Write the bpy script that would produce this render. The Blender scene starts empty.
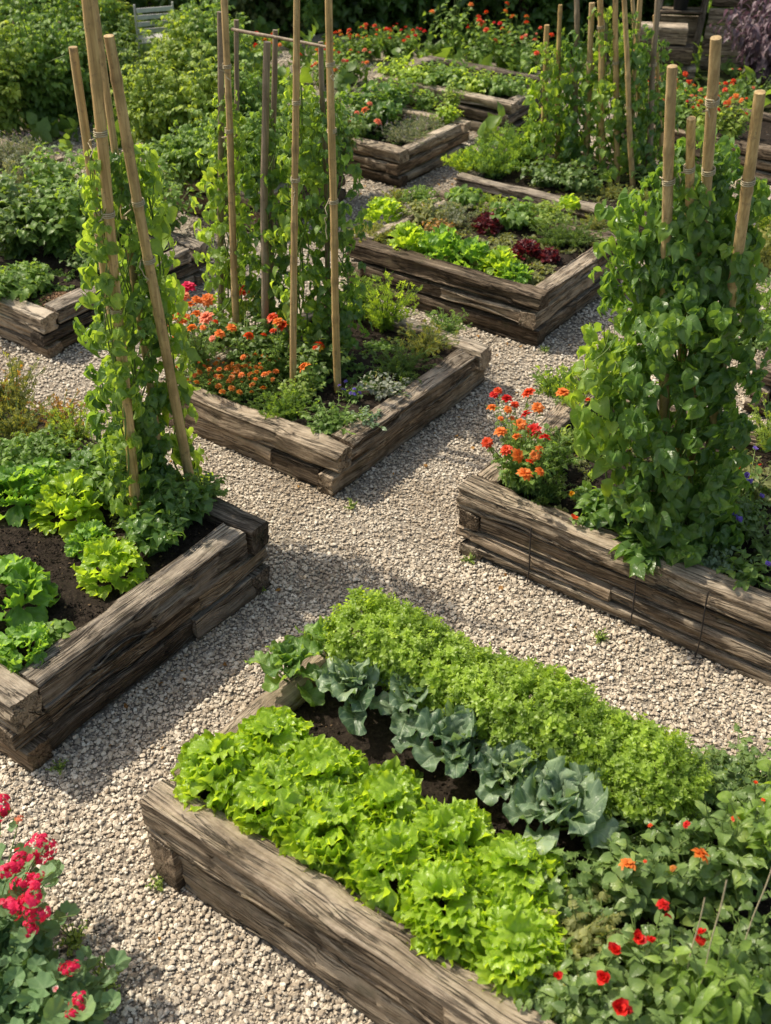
import bpy, math, numpy as np
from mathutils import Vector
R = math.radians
rng = np.random.default_rng(11)
scn = bpy.context.scene
COL = scn.collection

# ------------------------------------------------------------------ camera frame
# world axes run along the sides of the raised beds; the camera stands at the origin, 3.4 m up
CAM_H, YAW, PITCH, FPX = 3.4, R(36.1), R(36.2), 1111.0
_c, _s = math.cos(YAW), math.sin(YAW)
def _ray(x, y):
    a, b = (x-385.5)/FPX, (y-512)/FPX
    r = a
    f = math.cos(PITCH) - b*math.sin(PITCH)
    u = -math.sin(PITCH) - b*math.cos(PITCH)
    return np.array([r*_c - f*_s, r*_s + f*_c, u])
def P(x, y, z):                      # a point of the garden, read off the photograph at a known height
    d = _ray(x, y); t = (z-CAM_H)/d[2]
    return np.array([d[0]*t, d[1]*t, z])
def Pd(x, y, dist):                  # ... or at a known horizontal distance
    d = _ray(x, y); t = dist/math.hypot(d[0], d[1])
    return np.array([d[0]*t, d[1]*t, CAM_H+d[2]*t])
def hdist(p): return math.hypot(p[0], p[1])

# ------------------------------------------------------------------ noise
def _hash(i, j, k):
    h = (i.astype(np.uint32)*np.uint32(374761393) + j.astype(np.uint32)*np.uint32(668265263) + k.astype(np.uint32)*np.uint32(2246822519))
    h = (h ^ (h >> np.uint32(13)))*np.uint32(1274126177)
    return ((h ^ (h >> np.uint32(16))) & np.uint32(0xffffff)).astype(np.float64)/0xffffff
def vnoise(p):
    p = np.asarray(p, float); f = np.floor(p); q = p-f; q = q*q*(3-2*q); f = f.astype(np.int64) & 0xffff
    i, j, k = f[..., 0], f[..., 1], f[..., 2]
    r = 0
    for a in (0, 1):
        for b in (0, 1):
            for c in (0, 1):
                w = (q[..., 0] if a else 1-q[..., 0])*(q[..., 1] if b else 1-q[..., 1])*(q[..., 2] if c else 1-q[..., 2])
                r = r + w*_hash(i+a, j+b, k+c)
    return r*2-1
def fbm(p, o=3):
    r, a = 0, 1.0
    for n in range(o):
        r = r + a*vnoise(np.asarray(p)*2**n + 17.3*n); a *= .5
    return r

# ------------------------------------------------------------------ mesh builder
def norm(v):
    return v/np.maximum(np.linalg.norm(v, axis=-1, keepdims=True), 1e-9)
def frames(d, n):                    # matrices taking template +Y to d and +Z towards n
    d = norm(d); x = norm(np.cross(d, n)); z = np.cross(x, d)
    return np.stack([x, d, z], -1)
class MB:
    def __init__(s): s.v=[]; s.f=[]; s.t=[]; s.uv=[]; s.m=[]; s.n=0
    def add(s, v, f, tint=.5, uv=None, mat=0):
        v = np.asarray(v, float); n = len(v)
        s.v.append(v); s.t.append(np.broadcast_to(np.asarray(tint, float), (n,)))
        s.uv.append(np.zeros((n, 2)) if uv is None else uv)
        f = np.asarray(f); s.f.append(f+s.n); s.m.append(np.full(len(f), mat)); s.n += n
        return s
    def inst(s, T, M, loc, tint, mat=0):    # K copies of a template
        v, f, uv = T[:3]; K = len(loc); n = len(v)
        if K == 0: return s
        V = np.einsum('kij,nj->kni', M, v) + loc[:, None, :]
        F = (f[None]+(np.arange(K)*n)[:, None, None]).reshape(-1, f.shape[1])
        return s.add(V.reshape(-1, 3), F, np.repeat(tint, n) if np.ndim(tint) else tint, np.tile(uv, (K, 1)), mat)
    def tube(s, pts, rad, k=6, tint=.5, mat=0, cap=False):
        pts = np.asarray(pts, float); N = len(pts); rad = np.broadcast_to(rad, (N,))
        tg = norm(np.gradient(pts, axis=0)); up = np.array([.31, .17, .93]) if abs(tg[0, 2]) < .9 else np.array([1, .1, 0])
        x = norm(np.cross(tg, up)); y = np.cross(tg, x)
        a = np.arange(k)*2*np.pi/k
        V = pts[:, None]+(np.cos(a)[None, :, None]*x[:, None]+np.sin(a)[None, :, None]*y[:, None])*rad[:, None, None]
        i, j = np.meshgrid(np.arange(N-1), np.arange(k), indexing='ij'); j2 = (j+1) % k
        F = np.stack([i*k+j, i*k+j2, (i+1)*k+j2, (i+1)*k+j], -1).reshape(-1, 4)
        uv = np.stack([np.tile(a/6.283, N), np.repeat(np.linspace(0, 1, N), k)], -1)
        s.add(V.reshape(-1, 3), F, tint, uv, mat)
        if cap:
            for e, o in ((0, -1), (N-1, 1)):
                c = np.concatenate([V[e], [pts[e]+tg[e]*rad[e]*.15*o]])
                ff = np.stack([np.arange(k), (np.arange(k)+1) % k, np.full(k, k), np.full(k, k)], -1)[:, :3]
                s.add(c, ff if o > 0 else ff[:, ::-1], tint if np.ndim(tint) == 0 else 1., None, mat)
        return s
    def box(s, c, sz, rot=None, tint=.5, mat=0, bev=.004):
        x, y, z = np.array(sz)/2; b = min(bev, x*.4, y*.4, z*.4)
        V = []
        for sx in (-1, 1):
            for sy in (-1, 1):
                for sz_ in (-1, 1):
                    V += [(sx*x, sy*(y-b), sz_*(z-b)), (sx*(x-b), sy*y, sz_*(z-b)), (sx*(x-b), sy*(y-b), sz_*z)]
        V = np.array(V)
        from itertools import product
        idx = {q: i for i, q in enumerate(product((0, 1), repeat=3))}
        def g(a, b_, c_, w): return idx[(a, b_, c_)]*3+w
        Q, T = [], []
        for w in range(3):
            for sgn in (0, 1):
                o = [k for k in range(3) if k != w]
                cyc = [(0, 0), (1, 0), (1, 1), (0, 1)]
                q = []
                for u_, v_ in cyc:
                    k = [0, 0, 0]; k[w] = sgn; k[o[0]] = u_; k[o[1]] = v_; q.append(g(*k, w))
                Q.append(q)
        for w1, w2, o in ((0, 1, 2), (0, 2, 1), (1, 2, 0)):
            for a in (0, 1):
                for b_ in (0, 1):
                    k = [0, 0, 0]; k[w1] = a; k[w2] = b_; k2 = list(k); k2[o] = 1
                    Q.append([g(*k, w1), g(*k, w2), g(*k2, w2), g(*k2, w1)])
        for a, b_, c_ in product((0, 1), repeat=3): T.append([g(a, b_, c_, w) for w in range(3)])
        if rot is not None: V = V @ np.array(rot).T
        V = V+np.array(c)
        ctr = np.array(c)
        def orient(F):
            F = np.array(F); p = V[F]; nn = np.cross(p[:, 1]-p[:, 0], p[:, 2]-p[:, 0]); m = (nn*(p.mean(1)-ctr)).sum(1) < 0
            F[m] = F[m][:, ::-1]; return F
        base = s.n
        s.add(V, orient(Q), tint, None, mat)
        s.f.append(orient(T)+base); s.m.append(np.full(8, mat))
        return s
    def mesh(s, name, mats, smooth=True):
        me = bpy.data.meshes.new(name)
        v = np.concatenate(s.v); me.vertices.add(len(v)); me.vertices.foreach_set('co', v.astype(np.float32).ravel())
        tot = np.concatenate([np.full(len(f), f.shape[1]) for f in s.f]); li = np.concatenate([f.ravel() for f in s.f])
        me.loops.add(len(li)); me.loops.foreach_set('vertex_index', li.astype(np.int32))
        me.polygons.add(len(tot)); me.polygons.foreach_set('loop_start', np.concatenate([[0], np.cumsum(tot)[:-1]]).astype(np.int32))
        me.polygons.foreach_set('material_index', np.concatenate(s.m).astype(np.int32))
        me.polygons.foreach_set('use_smooth', np.full(len(tot), smooth))
        a = me.attributes.new('tint', 'FLOAT', 'POINT'); a.data.foreach_set('value', np.concatenate(s.t).astype(np.float32))
        uv = np.concatenate(s.uv); u = me.uv_layers.new(name='UVMap'); u.data.foreach_set('uv', uv[li].astype(np.float32).ravel())
        for m in mats: me.materials.append(m)
        me.update(calc_edges=True)
        return me
    def build(s, name, mats, parent=None, loc=(0, 0, 0), smooth=True, rz=0):
        return link(name, s.mesh(name, mats if isinstance(mats, (list, tuple)) else [mats], smooth), parent, loc, rz)
def link(name, me, parent=None, loc=(0, 0, 0), rz=0):
    o = bpy.data.objects.new(name, me); COL.objects.link(o); o.location = loc; o.rotation_euler = (0, 0, rz)
    if parent: o.parent = parent
    return o
def tag(o, label=None, cat=None, group=None, kind=None):
    if label: o['label'] = label
    if cat: o['category'] = cat
    if group: o['group'] = group
    if kind: o['kind'] = kind
    return o
def thing(name, label, cat, loc=(0, 0, 0), group=None, rz=0):
    o = link(name, None, None, loc, rz); return tag(o, label, cat, group)

# ------------------------------------------------------------------ materials
def newmat(name):
    m = bpy.data.materials.new(name); m.use_nodes = True; nt = m.node_tree; nt.nodes.clear()
    return m, nt
def N(nt, t, **k):
    n = nt.nodes.new(t)
    for a, b in k.items():
        if a.startswith('i_'):
            n.inputs[a[2:].replace('_', ' ')].default_value = b
        else: setattr(n, a, b)
    return n
def L(nt, a, b): nt.links.new(a, b)
def math_(nt, op, a, b=None):
    n = N(nt, 'ShaderNodeMath', operation=op)
    for k, x in enumerate((a, b)):
        if x is None: continue
        if isinstance(x, (int, float)): n.inputs[k].default_value = x
        else: L(nt, x, n.inputs[k])
    return n.outputs[0]
def ramp(nt, fac, stops, interp='LINEAR'):
    n = N(nt, 'ShaderNodeValToRGB'); n.color_ramp.interpolation = interp
    e = n.color_ramp.elements
    while len(e) < len(stops): e.new(.5)
    for k, (p, c) in enumerate(stops): e[k].position = p; e[k].color = (*c, 1) if len(c) == 3 else c
    L(nt, fac, n.inputs[0]); return n.outputs[0]
def mix(nt, fac, a, b, mode='MIX'):
    n = N(nt, 'ShaderNodeMix', data_type='RGBA', blend_type=mode)
    for k, x in ((0, fac), (6, a), (7, b)):
        if isinstance(x, (int, float)): n.inputs[k].default_value = x
        elif isinstance(x, tuple): n.inputs[k].default_value = (*x, 1)
        else: L(nt, x, n.inputs[k])
    return n.outputs[2]
def noise(nt, vec, scale, detail=4, rough=.55):
    n = N(nt, 'ShaderNodeTexNoise'); n.inputs['Scale'].default_value = scale; n.inputs['Detail'].default_value = detail; n.inputs['Roughness'].default_value = rough
    if vec is not None: L(nt, vec, n.inputs['Vector'])
    return n.outputs['Fac']
def mapping(nt, vec, scale=(1, 1, 1), rot=(0, 0, 0)):
    n = N(nt, 'ShaderNodeMapping'); n.inputs['Scale'].default_value = scale; n.inputs['Rotation'].default_value = rot; L(nt, vec, n.inputs['Vector']); return n.outputs[0]
def finish(nt, col, rough=.8, spec=.3, bump=None, bstr=.5, bdist=.01, rsock=None):
    b = N(nt, 'ShaderNodeBsdfPrincipled'); o = N(nt, 'ShaderNodeOutputMaterial')
    if isinstance(col, tuple): b.inputs['Base Color'].default_value = (*col, 1)
    else: L(nt, col, b.inputs['Base Color'])
    b.inputs['Roughness'].default_value = rough; b.inputs['Specular IOR Level'].default_value = spec
    if rsock is not None: L(nt, rsock, b.inputs['Roughness'])
    if bump is not None:
        n = N(nt, 'ShaderNodeBump'); n.inputs['Strength'].default_value = bstr; n.inputs['Distance'].default_value = bdist
        L(nt, bump, n.inputs['Height']); L(nt, n.outputs[0], b.inputs['Normal'])
    L(nt, b.outputs[0], o.inputs[0]); return b, o

def leafmat(name, dark, light, trans=.3, rough=.42, spec=.4, vein=0., veincol=None, tcol=None, nscale=9., bump=.25, gain=1.5, grad=0.):
    if dark[1] > dark[0]:
        dark = (dark[0]*1.12+.003, dark[1]*.96, dark[2]*1.15+.002); light = (light[0]*1.08+.004, light[1]*.97, light[2]*1.15+.003)
    if dark[1] > dark[0]:
        dark, light = [tuple(c*.91+.09*(.3*k[0]+.6*k[1]+.1*k[2]) for c in k) for k in (dark, light)]
    dark = tuple(min(.9, c*gain) for c in dark); light = tuple(min(.9, c*gain) for c in light)
    m, nt = newmat(name)
    at = N(nt, 'ShaderNodeAttribute', attribute_name='tint').outputs['Fac']
    geo = N(nt, 'ShaderNodeNewGeometry'); pos = geo.outputs['Position']
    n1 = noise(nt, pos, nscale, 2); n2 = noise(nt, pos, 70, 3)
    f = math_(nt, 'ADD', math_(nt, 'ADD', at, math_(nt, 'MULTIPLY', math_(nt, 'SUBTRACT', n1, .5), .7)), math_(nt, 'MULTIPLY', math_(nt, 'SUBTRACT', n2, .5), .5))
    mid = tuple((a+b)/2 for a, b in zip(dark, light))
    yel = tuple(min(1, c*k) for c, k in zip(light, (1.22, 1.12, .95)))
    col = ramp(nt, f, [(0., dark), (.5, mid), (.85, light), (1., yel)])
    h = n2
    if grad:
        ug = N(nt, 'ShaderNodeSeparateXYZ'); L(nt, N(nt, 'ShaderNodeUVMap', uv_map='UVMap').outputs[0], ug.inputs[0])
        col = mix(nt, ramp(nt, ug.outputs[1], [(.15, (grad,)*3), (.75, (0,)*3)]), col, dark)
    if vein:
        uv = N(nt, 'ShaderNodeSeparateXYZ'); L(nt, N(nt, 'ShaderNodeUVMap', uv_map='UVMap').outputs[0], uv.inputs[0])
        u = math_(nt, 'ABSOLUTE', uv.outputs[0]); v = uv.outputs[1]
        mr = math_(nt, 'SUBTRACT', 1., math_(nt, 'MINIMUM', math_(nt, 'MULTIPLY', u, 14.), 1.))
        ph = math_(nt, 'FRACT', math_(nt, 'MULTIPLY', math_(nt, 'SUBTRACT', v, math_(nt, 'MULTIPLY', u, .28)), 6.5))
        lv = math_(nt, 'SUBTRACT', 1., math_(nt, 'MINIMUM', math_(nt, 'MULTIPLY', math_(nt, 'ABSOLUTE', math_(nt, 'SUBTRACT', ph, .5)), 9.), 1.))
        vv = math_(nt, 'MAXIMUM', mr, math_(nt, 'MULTIPLY', lv, .55))
        col = mix(nt, math_(nt, 'MULTIPLY', vv, vein), col, veincol or yel)
        h = math_(nt, 'SUBTRACT', n2, math_(nt, 'MULTIPLY', vv, .9))
    col = mix(nt, math_(nt, 'MULTIPLY', geo.outputs['Backfacing'], .35), col, tuple(min(1, c*1.3+.02) for c in light))
    b, o = finish(nt, col, rough, spec, h, bump, .004)
    if trans:
        t = N(nt, 'ShaderNodeBsdfTranslucent'); mx = N(nt, 'ShaderNodeMixShader'); mx.inputs[0].default_value = min(.5, trans*1.3)
        tc = mix(nt, 1., col, tcol or (1.95, 1.75, .55), 'MULTIPLY'); L(nt, tc, t.inputs[0])
        L(nt, b.outputs[0], mx.inputs[1]); L(nt, t.outputs[0], mx.inputs[2]); L(nt, mx.outputs[0], o.inputs[0])
    return m
def simple(name, col, rough=.7, spec=.3, var=.25, nscale=30, bstr=.3):
    m, nt = newmat(name); pos = N(nt, 'ShaderNodeTexCoord').outputs['Object']
    n = noise(nt, pos, nscale, 4); at = N(nt, 'ShaderNodeAttribute', attribute_name='tint').outputs['Fac']
    f = math_(nt, 'ADD', math_(nt, 'MULTIPLY', math_(nt, 'SUBTRACT', at, .5), .8), n)
    c = ramp(nt, f, [(.15, tuple(x*(1-var) for x in col)), (.5, col), (.85, tuple(min(1, x*(1+var)) for x in col))])
    finish(nt, c, rough, spec, n, bstr, .004); return m

def woodmat(name, dark, mid, light, bleach=(.60, .52, .415), ble=.75):
    m, nt = newmat(name)
    tc = N(nt, 'ShaderNodeTexCoord').outputs['Object']; oi = N(nt, 'ShaderNodeObjectInfo').outputs['Random']
    va = N(nt, 'ShaderNodeVectorMath', operation='ADD'); L(nt, tc, va.inputs[0])
    cb = N(nt, 'ShaderNodeCombineXYZ'); L(nt, math_(nt, 'MULTIPLY', oi, 37.), cb.inputs[0]); L(nt, math_(nt, 'MULTIPLY', oi, 11.), cb.inputs[1]); L(nt, cb.outputs[0], va.inputs[1])
    # warp the grain a little so that it runs around knots
    wn = N(nt, 'ShaderNodeTexNoise'); wn.inputs['Scale'].default_value = 2.2; L(nt, va.outputs[0], wn.inputs['Vector'])
    wv = N(nt, 'ShaderNodeVectorMath', operation='MULTIPLY'); L(nt, wn.outputs['Color'], wv.inputs[0]); wv.inputs[1].default_value = (0, .09, .09)
    vb = N(nt, 'ShaderNodeVectorMath', operation='ADD'); L(nt, va.outputs[0], vb.inputs[0]); L(nt, wv.outputs[0], vb.inputs[1])
    v = vb.outputs[0]
    fine = noise(nt, mapping(nt, v, (5.0, 170, 170)), 1, 4, .6)
    grain = noise(nt, mapping(nt, v, (1.7, 44, 44)), 1, 9, .72)
    broad = noise(nt, mapping(nt, v, (1.0, 8, 8)), 1, 5, .62)
    stain = noise(nt, va.outputs[0], 3.6, 7, .7)
    def crackset(sc, thr, wd, msc, mthr):
        n_ = noise(nt, mapping(nt, v, sc), 1, 3, .5); m_ = noise(nt, mapping(nt, va.outputs[0], msc), 1, 3, .6)
        c_ = math_(nt, 'SUBTRACT', 1., math_(nt, 'MINIMUM', math_(nt, 'MULTIPLY', math_(nt, 'ABSOLUTE', math_(nt, 'SUBTRACT', n_, thr)), wd), 1.))
        return math_(nt, 'MULTIPLY', c_, ramp(nt, m_, [(mthr, (0,)*3), (mthr+.12, (1,)*3)]))
    crack = math_(nt, 'MAXIMUM', crackset((.8, 21, 21), .47, 46., (1.4, 7, 7), .5), math_(nt, 'MULTIPLY', crackset((2.2, 62, 62), .5, 20., (2.5, 12, 12), .44), .75))
    cross = noise(nt, mapping(nt, va.outputs[0], (26, 5, 5)), 1, 4, .6)
    f = math_(nt, 'ADD', math_(nt, 'ADD', math_(nt, 'MULTIPLY', fine, .34), math_(nt, 'MULTIPLY', grain, .40)), math_(nt, 'MULTIPLY', broad, .26))
    f = math_(nt, 'ADD', f, math_(nt, 'MULTIPLY', math_(nt, 'SUBTRACT', cross, .5), .10))
    f = math_(nt, 'ADD', f, math_(nt, 'MULTIPLY', math_(nt, 'SUBTRACT', oi, .5), .24))
    col = ramp(nt, f, [(.36, dark), (.49, mid), (.60, light)])
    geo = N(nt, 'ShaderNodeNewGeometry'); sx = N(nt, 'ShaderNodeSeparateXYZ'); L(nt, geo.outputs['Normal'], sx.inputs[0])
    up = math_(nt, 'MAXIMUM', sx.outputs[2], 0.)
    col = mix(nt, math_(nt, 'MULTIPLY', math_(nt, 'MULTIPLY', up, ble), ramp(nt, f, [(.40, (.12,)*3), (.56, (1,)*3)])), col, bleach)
    col = mix(nt, ramp(nt, stain, [(.42, (0,)*3), (.68, (.75,)*3)]), col, tuple(x*.42 for x in mid))
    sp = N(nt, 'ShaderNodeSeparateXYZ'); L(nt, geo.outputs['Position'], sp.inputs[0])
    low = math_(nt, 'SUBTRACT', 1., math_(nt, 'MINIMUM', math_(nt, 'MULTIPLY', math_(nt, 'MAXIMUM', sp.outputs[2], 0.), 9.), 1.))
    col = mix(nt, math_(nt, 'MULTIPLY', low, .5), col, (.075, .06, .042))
    moss = math_(nt, 'MULTIPLY', ramp(nt, noise(nt, geo.outputs['Position'], 5., 6, .7), [(.58, (0,)*3), (.7, (1,)*3)]), .35)
    col = mix(nt, moss, col, (.10, .105, .05))
    col = mix(nt, math_(nt, 'MULTIPLY', crack, .9), col, (.018, .013, .009))
    h = math_(nt, 'SUBTRACT', math_(nt, 'ADD', math_(nt, 'ADD', math_(nt, 'MULTIPLY', fine, .3), math_(nt, 'MULTIPLY', grain, .7)), math_(nt, 'MULTIPLY', broad, .4)), math_(nt, 'MULTIPLY', crack, .8))
    finish(nt, col, .88, .15, h, 1., .022); return m

M = {}
M['wood_grey'] = woodmat('weathered_timber_grey', (.052, .036, .024), (.25, .185, .125), (.49, .39, .28))
M['wood_brown'] = woodmat('weathered_timber_brown', (.050, .035, .024), (.26, .19, .125), (.52, .41, .29), (.57, .485, .375), .65)
M['wood_tan'] = woodmat('weathered_timber_tan', (.075, .048, .030), (.33, .23, .145), (.56, .43, .30), (.58, .50, .40), .5)
M['wood_dark'] = woodmat('weathered_timber_dark', (.038, .029, .022), (.185, .145, .11), (.41, .34, .265), (.51, .445, .36), .65)
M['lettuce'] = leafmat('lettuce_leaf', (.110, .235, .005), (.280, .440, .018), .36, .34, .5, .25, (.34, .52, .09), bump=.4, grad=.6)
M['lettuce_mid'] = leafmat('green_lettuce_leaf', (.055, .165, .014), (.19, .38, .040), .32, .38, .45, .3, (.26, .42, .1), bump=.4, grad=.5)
M['lettuce_red'] = leafmat('red_lettuce_leaf', (.035, .006, .010), (.12, .018, .022), .25, .4, .4, .2, tcol=(1.5, .6, .6))
M['kale'] = leafmat('kale_leaf', (.045, .105, .042), (.165, .26, .125), .22, .38, .5, .8, (.36, .46, .28), nscale=14, bump=.5, tcol=(1.5, 1.6, .6))
M['kale_young'] = leafmat('young_kale_leaf', (.045, .12, .018), (.15, .29, .05), .3, .4, .45, .6, (.30, .42, .16), nscale=14, bump=.5)
M['hedge'] = leafmat('herb_leaf', (.062, .138, .008), (.225, .365, .024), .35, .38, .45)
M['bean'] = leafmat('bean_leaf', (.028, .085, .012), (.085, .19, .028), .36, .31, .55, .35, (.16, .27, .07), nscale=6, bump=.35)
M['bean_light'] = leafmat('young_bean_leaf', (.05, .125, .012), (.17, .30, .035), .38, .4, .45, .3, (.26, .36, .1), nscale=6, bump=.35)
M['green'] = leafmat('garden_leaf', (.035, .095, .012), (.12, .235, .032), .33, .42, .42, .25, nscale=7)
M['green_dark'] = leafmat('dark_garden_leaf', (.022, .064, .010), (.085, .165, .028), .28, .4, .45, .25, nscale=7)
M['green_yellow'] = leafmat('yellow_green_leaf', (.055, .125, .012), (.185, .29, .038), .33, .45, .4, .2, nscale=7)
M['near_green'] = leafmat('near_leaf', (.030, .084, .015), (.115, .205, .038), .25, .36, .5, .4, (.17, .27, .09), nscale=7, bump=.35)
M['sage'] = leafmat('grey_green_leaf', (.075, .105, .065), (.21, .255, .17), .2, .6, .3, nscale=12)
M['olive'] = leafmat('olive_leaf', (.055, .085, .018), (.17, .21, .055), .3, .5, .35, nscale=9)
M['purple_leaf'] = leafmat('purple_leaf', (.030, .018, .024), (.15, .11, .13), .2, .5, .4, nscale=9, tcol=(1.2, .8, 1))
M['rust_leaf'] = leafmat('rusty_leaf', (.10, .045, .015), (.30, .17, .05), .3, .5, .35)
M['stem'] = simple('green_stem', (.13, .19, .05), .6)
M['woody'] = simple('woody_stem', (.10, .07, .045), .85)
M['cane'] = None
M['soil'] = None
def petal(name, a, b): return leafmat(name, a, b, .3, .45, .3, tcol=(1.2, .9, .6), nscale=40, bump=.15, gain=1.05)
M['orange'] = petal('orange_petal', (.60, .12, .015), (.86, .34, .08))
M['rustorange'] = petal('rust_petal', (.30, .07, .010), (.62, .26, .035))
M['scarlet'] = petal('scarlet_petal', (.42, .008, .012), (.72, .035, .025))
M['crimson'] = petal('crimson_petal', (.48, .008, .055), (.78, .04, .14))
M['redorange'] = petal('red_orange_petal', (.50, .025, .010), (.80, .13, .03))
M['salmon'] = petal('salmon_petal', (.62, .16, .08), (.82, .34, .20))
M['pinkwhite'] = petal('pink_white_petal', (.75, .25, .35), (.85, .75, .65))
M['violet'] = petal('violet_petal', (.13, .09, .50), (.32, .25, .75))
M['yellow'] = petal('yellow_petal', (.70, .36, .02), (.85, .60, .05))
M['lavender'] = petal('lavender_petal', (.24, .19, .30), (.45, .38, .50))
M['iron'] = simple('rusted_iron', (.035, .028, .024), .75, .4, .4, 60)
M['twine'] = simple('natural_twine', (.42, .36, .24), .9, .1, .25, 80)
M['chairmetal'] = simple('weathered_white_paint', (.52, .51, .48), .55, .4, .2, 15)
M['plastic'] = simple('dark_plastic', (.03, .033, .04), .45, .5, .2, 12)
M['rock'] = simple('grey_rock', (.30, .28, .245), .9, .2, .4, 9, .9)

def canemat(name, c0, c1, c2):
    m, nt = newmat(name); tc = N(nt, 'ShaderNodeTexCoord').outputs['Object']; oi = N(nt, 'ShaderNodeObjectInfo').outputs['Random']
    va = N(nt, 'ShaderNodeVectorMath', operation='ADD'); L(nt, tc, va.inputs[0]); cb = N(nt, 'ShaderNodeCombineXYZ'); L(nt, math_(nt, 'MULTIPLY', oi, 23.), cb.inputs[2]); L(nt, cb.outputs[0], va.inputs[1])
    g = noise(nt, mapping(nt, va.outputs[0], (90, 90, 2.5)), 1, 5, .6); s = noise(nt, va.outputs[0], 6., 5, .65)
    col = ramp(nt, g, [(.3, c0), (.5, c1), (.68, c2)])
    at = N(nt, 'ShaderNodeAttribute', attribute_name='tint').outputs['Fac']
    col = mix(nt, math_(nt, 'MULTIPLY', oi, .32), col, (.36, .30, .215))
    col = mix(nt, ramp(nt, s, [(.47, (0,)*3), (.70, (.65,)*3)]), col, tuple(x*.42 for x in c1))
    s2 = noise(nt, va.outputs[0], 28., 4, .7); col = mix(nt, ramp(nt, s2, [(.56, (0,)*3), (.68, (.6,)*3)]), col, (.12, .085, .05))
    col = mix(nt, math_(nt, 'MULTIPLY', math_(nt, 'SUBTRACT', 1., at), 1.0), col, (.09, .06, .03))
    finish(nt, col, .55, .4, math_(nt, 'ADD', g, s), .5, .006); return m
M['cane'] = canemat('bamboo', (.26, .155, .052), (.47, .31, .12), (.62, .45, .21))
M['stake'] = canemat('weathered_stake', (.10, .07, .045), (.20, .145, .095), (.33, .26, .18))

def soilmat():
    m, nt = newmat('dark_compost'); pos = N(nt, 'ShaderNodeNewGeometry').outputs['Position']
    a = noise(nt, pos, 60, 8, .7); b = noise(nt, pos, 7, 4)
    at = N(nt, 'ShaderNodeAttribute', attribute_name='tint').outputs['Fac']
    c = ramp(nt, math_(nt, 'ADD', a, math_(nt, 'MULTIPLY', math_(nt, 'SUBTRACT', b, .5), .4)), [(.3, (.012, .009, .007)), (.55, (.036, .027, .020)), (.75, (.085, .065, .048))])
    c = mix(nt, math_(nt, 'MAXIMUM', math_(nt, 'MULTIPLY', math_(nt, 'SUBTRACT', at, .5), 2.), 0.), c, (.22, .15, .09))
    finish(nt, c, .95, .15, a, .9, .02); return m
M['soil'] = soilmat()
def gravelmat():
    m, nt = newmat('crushed_stone'); at = N(nt, 'ShaderNodeAttribute', attribute_name='tint').outputs['Fac']
    pos = N(nt, 'ShaderNodeNewGeometry').outputs['Position']; n = noise(nt, pos, 160, 4, .6); b = noise(nt, pos, 1.1, 5, .6)
    c = ramp(nt, at, [(0, (.28, .225, .17)), (.25, (.46, .395, .32)), (.5, (.60, .53, .44)), (.75, (.71, .65, .56)), (.93, (.80, .765, .69)), (1, (.44, .34, .23))])
    c = mix(nt, 1., c, ramp(nt, n, [(.3, (.72, .71, .69)), (.7, (1.12, 1.12, 1.1))]), 'MULTIPLY')
    c = mix(nt, 1., c, ramp(nt, b, [(.36, (.74, .69, .62)), (.5, (1., .985, .96)), (.68, (1.10, 1.08, 1.05))]), 'MULTIPLY')
    finish(nt, c, .88, .25, n, .45, .004); return m
M['gravel'] = gravelmat()
def groundmat():
    m, nt = newmat('gravel_bed_fines'); pos = N(nt, 'ShaderNodeNewGeometry').outputs['Position']
    vo = N(nt, 'ShaderNodeTexVoronoi'); vo.inputs['Scale'].default_value = 75; L(nt, pos, vo.inputs['Vector'])
    n = noise(nt, pos, 2., 5); sv = N(nt, 'ShaderNodeSeparateColor'); L(nt, vo.outputs['Color'], sv.inputs[0])
    c = ramp(nt, sv.outputs[0], [(0, (.30, .255, .20)), (.5, (.48, .42, .345)), (1, (.62, .56, .47))])
    c = mix(nt, 1., c, ramp(nt, vo.outputs['Distance'], [(0, (1,)*3), (.75, (.35,)*3)]), 'MULTIPLY')
    c = mix(nt, ramp(nt, n, [(.4, (0,)*3), (.7, (.35,)*3)]), c, (.16, .13, .10))
    finish(nt, c, .95, .15, vo.outputs['Distance'], -.6, .012); return m
M['ground'] = groundmat()
def earthmat():
    m, nt = newmat('garden_earth'); pos = N(nt, 'ShaderNodeNewGeometry').outputs['Position']
    a = noise(nt, pos, 25, 8, .7); b = noise(nt, pos, .8, 4)
    c = ramp(nt, a, [(.3, (.025, .022, .012)), (.6, (.06, .052, .03)), (.8, (.11, .09, .055))])
    c = mix(nt, ramp(nt, b, [(.42, (0,)*3), (.6, (.8,)*3)]), c, (.035, .06, .016))
    finish(nt, c, .95, .1, a, .8, .03); return m
M['earth'] = earthmat()

# ------------------------------------------------------------------ setting: ground, gravel
def sheet(name, x0, x1, y0, y1, z, mat):
    mb = MB(); mb.add([(x0, y0, z), (x1, y0, z), (x1, y1, z), (x0, y1, z)], [[0, 1, 2, 3]])
    return tag(mb.build(name, mat), kind='structure')
sheet('ground', -90, 90, -90, 90, -.006, M['earth'])
sheet('gravel_path', -9.4, 3, -2, 11.6, 0., M['ground'])

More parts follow.
